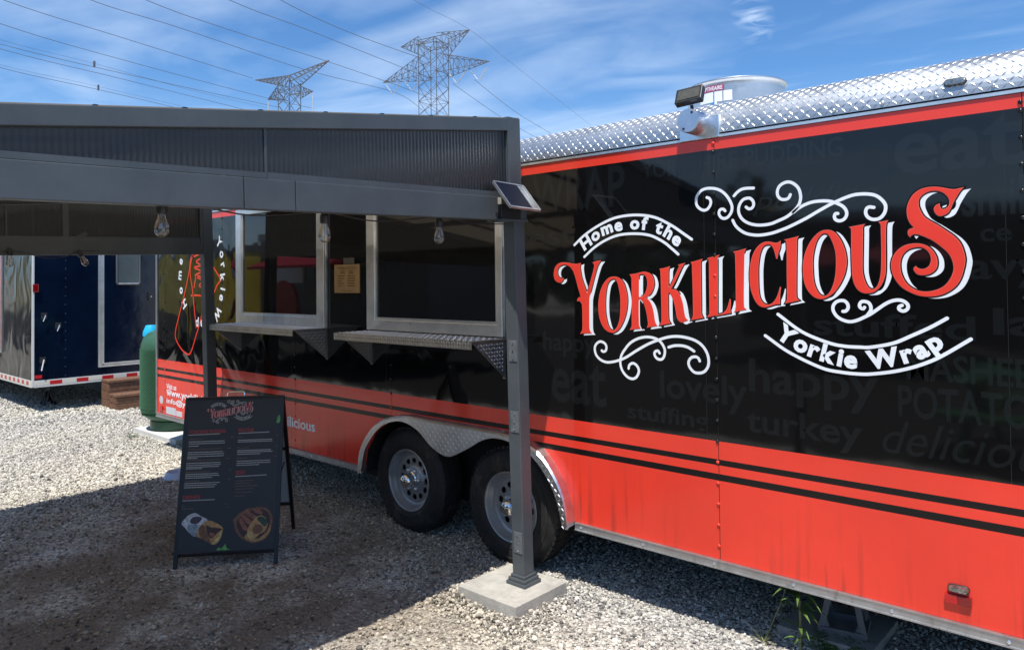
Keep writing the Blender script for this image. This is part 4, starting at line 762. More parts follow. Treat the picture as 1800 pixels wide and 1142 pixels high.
def gable(x,sgn,near):
    nm=thing('end_gable',None,None); nm.parent=cn
    # level tie beam in three lengths
    for ya,yb in ((-3.30,-1.528),(-1.525,-1.312),(-1.309,-.148)) if near else ((-3.3,-1.7),(-1.697,-.04)):
        z0,z1=(1.980,2.098) if near else (1.915,2.03)
        box('tie_beam',GAZ,nm,x-.028,x+.028,ya,yb,z0,z1,.003)
    # raking beam
    m=MB(); t_=.066
    m.prism([(x-.03,-3.36,rz_(-3.36)),(x-.03,.03,rz_(.03)),(x-.03,.03,rz_(.03)-t_),(x-.03,-3.36,rz_(-3.36)-t_)],(.06,0,0)); m.build('raking_beam',GAZ,nm,bevel=.003)
    m=MB(); m.box(x-.031,x+.033,-.062,.034,2.06 if near else 2.0,rz_(-.02)+.004); m.build('corner_upright',GAZ,nm,bevel=.004)
    # ribbed twin-wall sheets
    zb=2.112 if near else 2.04
    for ya,yb in ((-3.3,-1.429),(-1.4285,-.062)):
        m=MB(); n_=int((yb-ya)/.0105); vs=[]; 
        for k in range(n_+1):
            y=ya+(yb-ya)*k/n_; dx_=.0014 if k%2 else -.0014
            vs+= [(x+sgn*.012+dx_,y,zb),(x+sgn*.012+dx_,y,rz_(y)-t_+.004)]
        m.add(vs,[(2*k,2*k+2,2*k+3,2*k+1) for k in range(n_)]); m.build('ribbed_sheet',POLYC,nm,smooth=False)
    m=MB(); m.box(x+sgn*.004,x+sgn*.024,-3.3,-1.43,zb-.012,zb+.010); m.box(x+sgn*.004,x+sgn*.026,-1.429,-.064,zb-.014,zb+.012); m.box(x+sgn*.010,x+sgn*.0165,-1.434,-1.424,zb,rz_(-1.43)-t_); m.build('channel',GAZ,nm)
    if near:
        for y in (-1.60,-1.42,-1.31): m=MB(); m.lathe([(.009,2.098),(.008,2.103),(.0001,2.106)],c=(x+.012,y,0),n=10); m.build('bolt_head',GALV,nm,smooth=True)
    else:
        m=MB(); m.box(x-.02,x+.02,-1.08,-1.04,1.93,2.40); m.bar((x,-1.06,1.99),(x,-.92,2.08),.03); m.build('strut',GAZ,nm)
gable(0,1,True); gable(GX,1,False)
# corner casting at the near post top
m=MB(); m.box(-.045,.048,-.145,.030,1.985,2.06); m.build('corner_casting',CASTB,cn,bevel=.003)
m=MB(); m.box(-.044,.050,.002,.048,1.985,2.052); m.build('beam_end',GAZ,cn,bevel=.003)
m=MB(); m.box(-.050,.054,-.150,.052,1.972,1.984); m.build('cap_plate',GAZ,cn)
# roof: purlins and sheets
for y,h in ((.0,.08),(-1.65,.05),(-3.32,.08)):
    m=MB(); m.box(GX+.03,-.03,y-.022,y+.022,rz_(y)-.005-h,rz_(y)-.008); m.build('purlin',GAZ,cn)
for k in range(5):
    x0=GX+.0+k*(-GX)/5; x1=x0+(-GX)/5-.012
    m=MB(); m.prism([(x0,-3.42,rz_(-3.42)+.002),(x0,.075,rz_(.075)+.002),(x0,.075,rz_(.075)+.010),(x0,-3.42,rz_(-3.42)+.010)],(x1-x0,0,0)); m.build('roof_sheet',POLYR,cn)
    m=MB(); m.prism([(x1-.008,-3.42,rz_(-3.42)-.02),(x1-.008,.06,rz_(.06)-.02),(x1-.008,.06,rz_(.06)+.018),(x1-.008,-3.42,rz_(-3.42)+.018)],(.026,0,0)); m.build('roof_rib',GAZ,cn) if k<4 else None
m=MB()
for y in np.arange(-2.9,-.1,.29): m.box(.0,.02,y,y+.014,rz_(y)+.001,rz_(y)+.007)
m.build('roof_clip',CASTB,cn)
# solar panel
sp=thing('solar_panel','small tilted dark solar panel with clear edge on the canopy corner above the post','solar panel',(.03,-.266,2.16))
TLc,TRc,BLc=Vector((.03,-.266,2.16)),Vector((.03,-.036,2.155)),Vector((.145,-.266,2.025))
u=(TRc-TLc); v=(BLc-TLc); PS=Plane(TLc,u,v); ul,vl=u.length,v.length; nn=u.cross(v).normalized(); nn=nn if nn.z>0 else -nn
def slab(nm,mt,u0,u1,v0,v1,h0,h1):
    m=MB(); q=[TLc+u.normalized()*a+v.normalized()*b_ for a,b_ in ((u0,v0),(u1,v0),(u1,v1),(u0,v1))]; q=[p+nn*h0-Vector(sp.location) for p in q]; m.prism(q,nn*(h1-h0)); return m.build(nm,mt,sp)
slab('cells',SOLAR,.006,ul*.74,.006,vl-.006,.0,.006); slab('clear_edge',ACRY,ul*.745,ul-.004,.006,vl-.006,.0,.005)
for a in ((0,ul,-.002,.005),(0,ul,vl-.005,vl+.002),(-.002,.005,.005,vl-.005),(ul-.004,ul+.002,.005,vl-.005)): slab('frame',TRIM,*a,-.006,.007)
m=MB(); m.tube([Vector((.08,-.12,2.08))-Vector(sp.location),Vector((.03,-.06,2.03))-Vector(sp.location)],.008); m.build('stalk',CASTB,sp)

# concrete pads
t=tag(box('paving_slab',CONC,None,-.268,.134,-.243,.163,-.02,.078,.004),'square pale concrete paving slab under the near canopy post','paving slab')
tag(box('paving_slab',CONCW,None,-6.26,-5.20,.44,1.38,-.02,.052,.006),'white concrete base slab under the green gas tank','paving slab')
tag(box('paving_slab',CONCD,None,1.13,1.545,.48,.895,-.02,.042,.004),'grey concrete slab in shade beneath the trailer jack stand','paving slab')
for x,y,l in ((GX-.033,.011,'concrete slab under the far canopy post behind the menu sign'),):
    tag(box('paving_slab',CONC,None,x-.2,x+.2,y-.2,y+.2,-.02,.02,.004),l,'paving slab')

# ================================================================ STRING LIGHTS
def string(nm,label,pts,bulbs,tilt={}):
    t=thing(nm,label,'string lights',pts[0]); o=Vector(pts[0])
    m=MB(); P_=[(p[1],p[2]) for p in pts]; c=cat_rom(P_,False,6); x=pts[0][0]
    m.tube([Vector((x,a[0],a[1]))-o for a in c],.0032,6); m.build('cord',CASTB,t,smooth=True)
    for i,(bx,by,bz) in enumerate(bulbs):
        a=tilt.get(i,0)
        def add(nm_,mt,prof):
            m=MB(); m.lathe(prof,n=20); q=m.build(nm_,mt,t,smooth=True); q.location=Vector((bx,by,bz))-o; q.rotation_euler=(a,0,0); return q
        add('socket',CASTB,[(.0001,.010),(.009,.010),(.013,.004),(.0185,-.004),(.0195,-.012),(.0195,-.036),(.0165,-.040),(.0001,-.040)])
        add('bulb',BULB,[(.0125,-.040),(.0135,-.052),(.0200,-.068),(.0245,-.084),(.0250,-.096),(.0205,-.110),(.011,-.118),(.0001,-.120)])
        m=MB(); m.tube([(0,0,-.046),(.002,0,-.07),(-.004,0,-.088),(.004,0,-.090),(-.001,0,-.075)],.0013,5); q=m.build('filament',mat('filament',(.45,.36,.18),.4) if 'filament' not in bpy.data.materials else bpy.data.materials['filament'],t); q.location=Vector((bx,by,bz))-o; q.rotation_euler=(a,0,0)
    return t
string('string_light','black cord with three clear bulbs hanging under the near canopy beam',[(-.085,-3.2,1.93),(-.085,-2.5,1.90),(-.085,-1.835,1.952),(-.085,-1.5,1.925),(-.085,-1.168,1.956),(-.085,-.90,1.935),(-.085,-.524,1.972),(-.085,-.30,1.955),(-.085,-.05,1.965)],[(-.085,-1.835,1.948),(-.085,-1.168,1.950),(-.085,-.524,1.966)])
string('string_light','slack black cord with two clear bulbs below the far canopy beam against the blue trailer',[(-3.42,-1.75,1.90),(-3.42,-1.468,1.905),(-3.42,-1.40,1.90),(-3.42,-1.24,1.86),(-3.42,-1.12,1.875),(-3.42,-1.045,1.915),(-3.42,-.90,1.92)],[(-3.42,-1.468,1.915),(-3.42,-1.040,1.915)],{1:.5})

# ================================================================ MENU A-BOARD
F1=Vector((-1.84,-1.036,0)); F2=Vector((-1.455,-.593,0)); wv=(F2-F1).normalized(); nv=Vector((-wv.y,wv.x,0))
ab=thing('menu_sign','black folding pavement menu board with printed food pictures standing on the gravel','menu sign',F1)
PF=Plane(F1,wv,nv*.25+Vector((0,0,.96)))          # front leaf
Lf=(nv*.25+Vector((0,0,.96))).length; W=(F2-F1).length
apex=nv*.25+Vector((0,0,.96)); rear=nv*.63
LO=lambda p:p-F1
def bar2(nm,a,b_,wd,dp,mt=FRB): m=MB(); m.bar(LO(a),LO(b_),wd,dp,upd=wv); return m.build(nm,mt,ab,bevel=.002)
for q in (.008,W-.008):
    bar2('front_leg',F1+wv*q,F1+wv*q+apex,.022,.022); bar2('rear_leg',F1+wv*q+rear,F1+wv*q+apex+Vector((0,0,-.004)),.022,.022)
for vv in (.075,Lf-.008): bar2('rail',PF.p(.01,vv,-.004),PF.p(W-.01,vv,-.004),.020,.018)
PR=Plane(F1+rear,wv,(apex-rear)); Lr=(apex-rear).length
for vv in (.21,.62*Lr): bar2('rear_rail',F1+rear+wv*.01+(apex-rear)*(vv/Lr if vv<.3 else .62),F1+rear+wv*(W-.01)+(apex-rear)*(vv/Lr if vv<.3 else .62),.022,.018)
def sheet(nm,P_,u0,u1,v0,v1,h0,h1,mt):
    m=MB(); q=[LO(P_.p(a,b_,h0)) for a,b_ in ((u0,v0),(u1,v0),(u1,v1),(u0,v1))]; m.prism(q,P_.n*(h1-h0)); return m.build(nm,mt,ab)
sheet('menu_panel',PF,.018,W-.018,.086,Lf-.018,.004,.009,BOARD)
sheet('backing_panel',PR,.02,W-.02,.22,Lr-.04,-.004,.003,BACKB)
bar2('stay',F1+wv*(W-.03)+apex*.45,F1+wv*(W-.03)+rear+(apex-rear)*.52,.010,.006)
m=MB(); hpt=[PF.p(.242,Lf+.004),PF.p(.244,Lf+.022),PF.p(.252,Lf+.028),PF.p(.338,Lf+.028),PF.p(.346,Lf+.022),PF.p(.348,Lf+.004)]; m.tube([LO(p) for p in hpt],.0038,8); m.build('handle',CHROME,ab,smooth=True)
PBF=Plane(Vector((0,0,0)),wv,nv*.25+Vector((0,0,.96)))
FC={'paper':(.42,.43,.45),'papershade':(.20,.25,.29),'plum':(.045,.03,.045),'tan':(.36,.20,.07),'brown':(.15,.065,.028),'dark':(.035,.014,.010),'meat':(.22,.075,.04),'cream':(.45,.33,.12),'basil':(.02,.05,.025),'leaf':(.09,.30,.07)}
FM={k:mat('print_'+k,c,.45,noise=(60,.5)) for k,c in FC.items()}
for i,(k,pts) in enumerate(FOOD):
    m=MB(); PBF.put(m,fill2d([cat_rom([(p[0]/1000,p[1]/1000) for p in pts],True,3)]),.0092+.00025*(i+1)); m.build('food_picture',FM[k],ab)
m=MB()
for s,a,b_,c,d in HEAD:
    a,b_,c,d=[q/1000 for q in (a,b_,c,d)]; PBF.put(m,fit(text2d(s,.01),a,c,(b_+d)/2-.011,(b_+d)/2+.011),.0094)
m.build('heading',PRINTR,ab)
m=MB()
for a,b_,c,d in RULE: PBF.put(m,ribbon([(a/1000,b_/1000),(c/1000,d/1000)],.0045,False),.0094)
m.build('rule',PRINTW,ab)
r3=random.Random(11)
for kk,mt in ((0,PRINTW),(1,PRINTD),(2,PRINTD)):
    m=MB()
    for k,a,b_,c,d in ROWS:
        if k!=kk: continue
        dashes(m,type('P',(),{'put':lambda s,mb,vf,h,**z:PBF.put(mb,vf,.0094)})(),a/1000,c/1000,b_/1000-.002,.0052 if kk==0 else .0046,r3,.8,2.6,.30,0)
    m.build('small_print',mt,ab)
# little copy of the script logo
mw,mr=MB(),MB(); tr=lambda a,c:(.275+(a-1.05)*.137,.916+(c-1.74)*.150)
for L_ in letters: PBF.put(mw,fill2d(L_),.0092,lambda a,c:tr(a+.03,c-.008)); PBF.put(mr,fill2d(L_),.0098,tr)
for s in SCR: PBF.put(mw,ribbon(cat_rom([(p[0]/1000,p[1]/1000) for p in s],False,3),.020),.0095,tr)
class TP:
    def put(s,mb,vf,h): PBF.put(mb,vf,.0095,tr)
arc_text('Home of the',BASE[0],.088,.035,TP(),mw,0); arc_text('Yorkie Wrap',BASE[1],.10,.035,TP(),mw,0)
mw.build('logo_white',mat('print_logo_white',(.36,.36,.37),.5),ab); mr.build('logo_red',mat('print_logo_red',(.46,.045,.045),.5),ab)

# ================================================================ GREEN GAS TANK
tk=thing('gas_tank','tall green propane tank with cyan cap behind the nose of the red trailer','gas tank',(-5.92,.776,.052))
m=MB(); m.lathe([(.0001,.09),(.20,.09),(.30,.12),(.355,.17),(.375,.24),(.375,.90)],n=64); m.lathe([(.378,.90),(.374,.95),(.350,1.02),(.30,1.075),(.22,1.11),(.12,1.128),(.0001,1.13)],n=64); m.build('shell',GREENP,tk,smooth=True)
m=MB(); nd=52
for s in (1,-1):
    for k in range(nd):
        for j in range(16):
            z0,z1=.17+.73*j/16,.17+.73*(j+1)/16; r0=.377
            a0=2*math.pi*k/nd+s*(z0*5.0); a1=2*math.pi*k/nd+s*(z1*5.0); w_=.013
            rr=lambda z:.377 if z>.24 else .377-(.24-z)*.3
            m.add([(rr(z0)*math.cos(a0-w_),rr(z0)*math.sin(a0-w_),z0),(rr(z0)*math.cos(a0+w_),rr(z0)*math.sin(a0+w_),z0),(rr(z1)*math.cos(a1+w_),rr(z1)*math.sin(a1+w_),z1),(rr(z1)*math.cos(a1-w_),rr(z1)*math.sin(a1-w_),z1),((rr(z0)+.009)*math.cos(a0),(rr(z0)+.009)*math.sin(a0),z0),((rr(z1)+.009)*math.cos(a1),(rr(z1)+.009)*math.sin(a1),z1)],[(0,4,5,3),(4,1,2,5)])
tag(m.build('diamond_netting',mat('green_netting',(.060,.175,.095),.45),tk),kind='stuff')
m=MB(); m.lathe([(.27,0),(.28,.01),(.28,.10),(.25,.12)],n=48); m.build('foot_ring',GREENP,tk,smooth=True)
m=MB(); m.lathe([(.085,1.03),(.085,1.075),(.060,1.14),(.052,1.155),(.0001,1.157)],c=(-.225,-.20,0),n=20); m.build('valve_cap',CYAN,tk,smooth=True)
m=MB(); m.tube([(-.05,.05,1.08),(-.05,.05,1.35),(.1,.1,1.55)],.010); m.build('pipe',CASTB,tk,smooth=True)
m=MB(); m.lathe([(.03,1.38),(.034,1.40),(.02,1.43),(.0001,1.43)],c=(-.05,.05,0),n=14); m.build('regulator',CYAN,tk,smooth=True)
# bowl on the gravel
bw=thing('dog_bowl','pale blue grey plastic bowl on the gravel at the shadow edge beside the menu sign','bowl',(-3.90,-.10,.0))
m=MB(); m.lathe([(.125,.0),(.120,.012),(.098,.052),(.094,.056),(.088,.052),(.070,.018),(.0001,.014)],n=36); m.build('dish',BOWLM,bw,smooth=True); m=MB(); m.lathe([(.128,0),(.128,.008),(.118,.010)],n=36); m.build('rim_foot',CYAN if False else BOWLM,bw)

# ================================================================ BLUE AND BLACK TRAILER
BX=-8.55; BY=.05
bt=thing('cargo_trailer','dark blue and black enclosed trailer with red and white reflective tape and silver framed door','trailer',(BX,BY,0))
O_=Vector((BX,BY,0))
def bb(nm,m_,x0,x1,y0,y1,z0,z1,bevel=0,par=bt): return box(nm,m_,par,x0-BX,x1-BX,y0-BY,y1-BY,z0,z1,bevel)
bb('body',DARK,-14.5,BX-.004,BY+.004,2.55,.36,2.68)
bb('front_panel',NAVY,BX-.004,BX,BY+.02,1.0-.0,.36,2.66); bb('front_panel',NAVY,BX-.004,BX,1.001,2.55,.36,2.66)
BLK2=vinyl('rippled_black_skin',(.014,.014,.015),.12,dirt=False,wave=.6,spec=.10)
for k in range(5): bb('side_panel',BLK2,BX-.02-1.2*(k+1),BX-.022-1.2*k,BY,BY+.004,.36,2.66)
bb('roof',WHITEP,-14.5,BX,BY,2.6,2.68,2.72)
WT=mat('white_corner_trim',(.62,.62,.60),.4)
bb('corner_trim',WT,BX-.022,BX+.006,BY-.006,BY+.020,.345,2.68,.003)
bb('bottom_rail',WT,BX-.01,BX+.008,BY+.02,2.55,.340,.430); bb('bottom_rail',WT,-14.5,BX-.022,BY-.008,BY+.01,.340,.430)
y=BY+.03; k=0
for k in range(15):
    c=(TAPEW,TAPER)[k%2]; w_=(.17,.15)[k%2]; bb('tape_strip',c,BX+.008,BX+.0095,y,y+w_-.006,.366,.416); y+=w_
x=BX-.03
for k in range(18):
    c=(TAPEW,TAPER)[k%2]; bb('tape_strip',c,x-.094,x,BY-.0095,BY-.008,.366,.416); x-=.10
bb('tape_strip',TAPER,BX+.0,BX+.002,BY+.025,BY+.11,.455,.50)
# door
dr=thing('door',None,None); dr.parent=bt
for a in ((.838,.862,.535,2.5),(.864,.878,.56,2.5),(.880,.912,.575,2.5)): bb('frame',FRAME,BX,BX+.014,a[0],a[1],a[2],a[3],par=dr)
bb('frame',FRAME,BX,BX+.016,.862,1.80,.535,.562,par=dr); bb('frame',FRAME,BX,BX+.012,.912,1.80,.568,.592,par=dr); bb('frame',FRAME,BX,BX+.014,1.80,1.86,.535,2.5,par=dr)
bb('leaf',NAVY,BX+.001,BX+.010,.914,1.798,.596,2.46,.002,par=dr)
m=MB()
def rrect(y0,y1,z0,z1,r,x):
    p=[]
    for cy,cz,a0 in ((y1-r,z0+r,-90),(y1-r,z1-r,0),(y0+r,z1-r,90),(y0+r,z0+r,180)):
        for k in range(6): a=R(a0+18*k); p.append((x,cy+r*math.cos(a),cz+r*math.sin(a)))
    return [Vector(q)-O_ for q in p]
o1=rrect(1.065,1.40,1.665,2.30,.045,BX+.011); o2=rrect(1.078,1.387,1.678,2.287,.04,BX+.024); o3=rrect(1.092,1.373,1.692,2.273,.035,BX+.013); n_=24
m.add(o1+o2+o3,[(i*n_+k,i*n_+(k+1)%n_,(i+1)*n_+(k+1)%n_,(i+1)*n_+k) for i in (0,1) for k in range(n_)]); m.build('window_trim',mat('dark_window_trim',(.09,.095,.10),.3),dr,smooth=True)
m=MB(); m.prism(rrect(1.095,1.37,1.695,2.27,.033,BX+.0112),(.002,0,0)); m.build('window_pane',mat('frosted_pane',(.075,.095,.10),.18,0,.6,noise=(3,.2)),dr)
m=MB(); m.tube([Vector((BX+.022,1.10,1.690))-O_,Vector((BX+.022,1.365,1.690))-O_],.006,6); m.build('window_sill',GALV,dr)
bb('handle',CASTB,BX+.010,BX+.035,1.50,1.58,1.44,1.56,.005,par=dr); bb('lock',GALV,BX+.035,BX+.038,1.53,1.545,1.49,1.505,par=dr)
# marker lamp and catches
bb('marker_lamp',LENSR,BX+.0,BX+.03,.048,.115,1.585,1.69,.008)
for (y_,z_,dy) in ((.17,1.235,.0),(.335,1.10,.0),(.155,.655,0)):
    t=thing('catch',None,None); t.parent=bt
    bb('catch_plate',CASTB,BX,BX+.012,y_-.025,y_+.045,z_-.005,z_+.075,.004,par=t); m=MB(); m.tube([Vector((BX+.03,y_+.02,z_+.045))-O_,Vector((BX+.035,y_-.01,z_-.035 if z_>.7 else z_-.10))-O_],.008,8); m.build('catch_lever',CHROME if z_>.7 else WHITEP,t,smooth=True)
rv=MB(); rv.lathe([(.008,0),(.006,.004),(.0001,.006)],axis='X',n=8); r0=rv.build('rivet',mat('blue_rivet',(.02,.04,.09),.2),bt,loc=(0,.385,1.9))
for k in range(14): o=r0.copy(); COL.objects.link(o); o.location=(0,.385,2.0-.118*k)
# framed red poster on the side
ps=thing('side_poster',None,None); ps.parent=bt
bb('poster',mat('red_poster',(.62,.05,.025),.6,0,.0,noise=(3,.5)),-11.5,-9.97,BY-.012,BY-.002,.78,2.10,par=ps)
for a in ((-9.97,-9.945,.72,2.14),): bb('frame',FRAME,a[0],a[1],BY-.02,BY,a[2],a[3],par=ps)
bb('frame',FRAME,-11.5,-9.97,BY-.02,BY,.72,.765,par=ps); bb('frame',FRAME,-11.5,-9.97,BY-.02,BY,2.10,2.14,par=ps)
# leg of the trailer
m=MB(); m.tube([Vector((-9.22,.42,.36))-O_,Vector((-9.22,.42,.10))-O_],.02); m.build('leg_tube',GALV,bt)
jk=thing('jack_stand','small dark blue steel jack stand under the corner of the blue trailer','jack stand',(-9.22,.42,0))
m=MB()
for a in range(4):
    an=R(45+90*a); m.bar((.11*math.cos(an),.11*math.sin(an),.0),(.02*math.cos(an),.02*math.sin(an),.20),.022)
m.build('frame',NAVY,jk); m=MB(); m.tube([(0,0,.05),(0,0,.27)],.022); m.build('screw_post',NAVY,jk)
# ================================================================ STEPS
stp=thing('wooden_steps','two tread brown stained wooden steps below the silver framed trailer door','steps',(-8.2,.86,0))
S0=Vector((-8.2,.86,0))
def st_(nm,x0,x1,y0,y1,z0,z1,bv=.004): return box(nm,WOOD,stp,x0-S0.x,x1-S0.x,y0-S0.y,y1-S0.y,z0,z1,bv)
for i,(x0,x1,zt) in enumerate(((-8.20,-7.98+.03,.205),(-8.48,-8.215,.375))):
    st_('tread',x0-.0,(x0+x1)/2-.004,.855,1.80,zt-.035,zt); st_('tread',(x0+x1)/2+.004,x1+.01,.855,1.80,zt-.035,zt)
    nb=2 if i==0 else 3
    for k in range(nb):
        a,b_=zt-.04,0; h=(a-b_)/nb; st_('riser_board',x1-.03,x1-.004,.862,1.79,b_+k*h+.003,b_+(k+1)*h-.003)
        st_('end_board',x0,x1-.032,.858,.886,b_+k*h+.003,b_+(k+1)*h-.003)
# ================================================================ PYRAMID JACK STAND
js=thing('pyramid_stand','grey open pyramid stabiliser stand under the red trailer beside the weeds','jack stand',(1.375,.665,.042),rz=R(12))
m=MB(); hb,ht_=.092,.030; H_=.275; c=[(-1,-1),(1,-1),(1,1),(-1,1)]
for i in range(4):
    a,b_=c[i],c[(i+1)%4]
    m.bar((a[0]*hb,a[1]*hb,.012),(b_[0]*hb,b_[1]*hb,.012),.022,.026)
    m.bar((a[0]*ht_,a[1]*ht_,H_-.02),(b_[0]*ht_,b_[1]*ht_,H_-.02),.016,.04)
m.build('pyramid_frame',JACKM,js)
for i in range(4):
    a=c[i]; m=MB(); m.bar((a[0]*hb,a[1]*hb,0.0),(a[0]*ht_,a[1]*ht_,H_),.020,.026)
    for s in (1,-1):   # gusset
        o_=(a[0]*-1,0) if s==1 else (0,a[1]*-1)
        m.prism([(a[0]*hb,a[1]*hb,.02),(a[0]*hb+o_[0]*.035,a[1]*hb+o_[1]*.035,.022),(a[0]*(hb-.012),a[1]*(hb-.012),.075)],(a[0]*-.006,a[1]*-.006,0))
    m.build('leg',JACKM,js)
m=MB(); m.tube([(0,0,.15),(0,0,.32)],.016); m.build('threaded_post',GALV,js)

# ================================================================ PLANTS
rp=random.Random(4)
def leaf(mb,base,az_,ln,wd,rise,droop,n_=6):
    d=Vector((math.cos(az_),math.sin(az_),0)); s=Vector((-math.sin(az_),math.cos(az_),0)); vs=[]; fs=[]
    for k in range(n_+1):
        t=k/n_; p=base+d*ln*t+Vector((0,0,rise*t-droop*t*t)); w_=wd*math.sin(math.pi*min(1,(t*.93+.07))**.8)*.5
        vs+=[p-s*w_,p+Vector((0,0,-w_*.35)),p+s*w_]
    for k in range(n_): fs+=[(3*k,3*k+1,3*k+4,3*k+3),(3*k+1,3*k+2,3*k+5,3*k+4)]
    mb.add(vs,fs)
pl=thing('leafy_weed','tall weed with long narrow drooping leaves beside the pyramid stand','weed',(1.285,.355,0))
m=MB(); m.tube([(0,0,0),(.004,.0,.16),(-.004,.006,.30),(.010,.010,.40)],[.006,.005,.004,.002],6); m.build('stem',STALK,pl,smooth=True)
for z,n_,ln in ((.07,4,.08),(.12,4,.10),(.20,5,.12),(.24,4,.12),(.28,4,.13),(.31,4,.12),(.37,4,.09),(.40,3,.08)):
    for k in range(n_):
        m=MB(); leaf(m,Vector((0,0,z)),rp.uniform(0,6.28) if k else rp.uniform(3.5,5.5),ln*rp.uniform(.9,1.35),.015,rp.uniform(.03,.07),rp.uniform(.03,.09) if z<.36 else 0.0); m.build('leaf',LEAFM,pl,smooth=True)
pg=thing('grass_tuft','small grassy weed with one long bare leaning stalk on the gravel under the red trailer','weed',(1.122,.352,0))
m=MB(); m.tube([(0,0,0),(.03,.02,.09),(.065,.045,.19),(.085,.065,.27),(.088,.08,.33)],[.0035,.003,.0026,.002,.001],5); m.tube([(.055,.04,.165),(.10,.05,.20)],.0012,4); m.build('stalk',STALK,pg)
for k in range(15):
    m=MB(); leaf(m,Vector((0,0,0)),rp.uniform(0,6.28),rp.uniform(.035,.07),.007,rp.uniform(.04,.09),rp.uniform(.0,.04)); m.build('blade',mat('dry_blade',(.22,.23,.09),.6) if k==0 else bpy.data.materials['dry_blade'],pg)
pf=thing('low_weed','low bushy dark green weed at the foot of the concrete slab under the trailer','weed',(1.385,.455,.0))
mb_=[MB() for _ in range(26)]
for m in mb_:
    an=rp.uniform(0,6.28); L_=rp.uniform(.05,.15); base=Vector((rp.uniform(-.03,.06),rp.uniform(-.03,.05),.01))
    for j in range(7):
        t=j/6; p=base+Vector((math.cos(an),math.sin(an),0))*L_*t+Vector((0,0,.10*t-.06*t*t))
        for s in (1,-1): leaf(m,p,an+s*1.0,.020*(1-t*.5),.009,.006,.008,3)
    m.build('frond',FERN,pf)
def tuft(x,y,h,lab,n_=22):
    t=thing('grass_tuft',lab,'weed',(x,y,0)); 
    m=MB()
    for k in range(n_): leaf(m,Vector((rp.uniform(-.03,.03),rp.uniform(-.03,.03),0)),rp.uniform(0,6.28),rp.uniform(.03,.08),.008,h*rp.uniform(.5,1),rp.uniform(0,.03),4)
    m.build('blades',FERN,t)
tuft(-5.95,.30,.07,'small green grass tuft at the corner of the white tank slab')
tuft(-1.60,-.02,.018,'tiny green sprouts in the shaded gravel beside the left wheel',12)

# ================================================================ PYLONS AND WIRES
def lattice_mast(m,c,hw,z0,z1,step,r=.055,ang=0):
    ca,sa=math.cos(ang),math.sin(ang)
    cs=[Vector((c[0]+(i*ca-j*sa)*hw,c[1]+(i*sa+j*ca)*hw,0)) for i,j in ((-1,-1),(1,-1),(1,1),(-1,1))]
    for q in cs: m.bar(q+Vector((0,0,z0)),q+Vector((0,0,z1)),r*1.5)
    z=z0; k=0
    while z<z1-.1:
        zz=min(z+step,z1)
        for i in range(4):
            a,b_=cs[i],cs[(i+1)%4]
            m.bar(a+Vector((0,0,z)),b_+Vector((0,0,zz)),r); m.bar(b_+Vector((0,0,z)),a+Vector((0,0,zz)),r)
            if k%2==0: m.bar(a+Vector((0,0,z)),b_+Vector((0,0,z)),r)
        z=zz; k+=1
def arm(m,c,dr_,hw,length,ztop,zbot,ztip,nseg,r=.052):
    d=Vector((dr_[0],dr_[1],0)); s=Vector((-d.y,d.x,0)); C_=Vector((c[0],c[1],0))
    tip=C_+d*length+Vector((0,0,ztip))
    rt_=[C_+d*hw+s*hw*k+Vector((0,0,z)) for z in (ztop,zbot) for k in (1,-1)]
    for q in rt_: m.bar(q,tip,r*1.4)
    prev=rt_
    for k in range(1,nseg+1):
        t=k/(nseg+.6); cur=[q.lerp(tip,t) for q in rt_]
        m.bar(cur[0],cur[1],r); m.bar(cur[2],cur[3],r); m.bar(cur[0],cur[2],r); m.bar(cur[1],cur[3],r)
        m.bar(prev[0],cur[2],r); m.bar(prev[3],cur[1],r); m.bar(prev[0],cur[1],r*.8); m.bar(prev[2],cur[3],r*.8)
        prev=cur
    return tip
def pyl(nm,label,c,d,spec):
    t=thing(nm,label,'pylon',(c[0],c[1],0)); o=Vector((c[0],c[1],0)); z=Vector
    lc=(0,0); m=MB(); ang=math.atan2(d[1],d[0])
    lattice_mast(m,lc,spec['hw'],spec['zw'],spec['zt'],spec['step'],ang=ang)
    # splayed legs below the waist
    ca,sa=math.cos(ang),math.sin(ang)
    def leg(i,j,h,z_): return Vector(((i*ca-j*sa)*h,(i*sa+j*ca)*h,z_))
    zs=list(np.linspace(0,spec['zw'],6))
    for a_,b_ in zip(zs,zs[1:]):
        ha=4.2+(spec['hw']-4.2)*a_/spec['zw']; hb_=4.2+(spec['hw']-4.2)*b_/spec['zw']
        cs=[(-1,-1),(1,-1),(1,1),(-1,1)]
        for i in range(4):
            p,q=cs[i],cs[(i+1)%4]
            m.bar(leg(*p,ha,a_),leg(*p,hb_,b_),.14); m.bar(leg(*p,ha,a_),leg(*q,hb_,b_),.08); m.bar(leg(*q,ha,a_),leg(*p,hb_,b_),.08)
    m.build('mast',PYL,t)
    for (sg,L_,zt_,zb_,zp,ns) in spec['arms']:
        m=MB(); tip=arm(m,lc,(d[0]*sg,d[1]*sg),spec['hw'],L_,zt_,zb_,zp,ns); m.build('cross_arm',PYL,t)
    return t
D1=(.972,.235)
t1=pyl('transmission_tower','larger steel lattice power pylon with wide flat arms above the canopy roof',(-87.5,78.4),D1,dict(hw=1.75,zw=22,zt=41,step=2.3,arms=[(1,10.6,38.6,35.4,36.3,7),(-1,10.4,38.6,35.4,35.8,6),(1,7.0,41.8,38.9,41.9,5),(-1,6.6,41.8,38.9,41.3,4)]))
m=MB(); 
for i,j in ((-1,-1),(1,-1),(1,1),(-1,1)): m.bar((i*1.75,j*1.75,40.6),(0,0,42.0),.10)
m.bar((-3.2,-.8,41.85),(3.2,.8,42.0),.09); m.build('peak',PYL,t1)
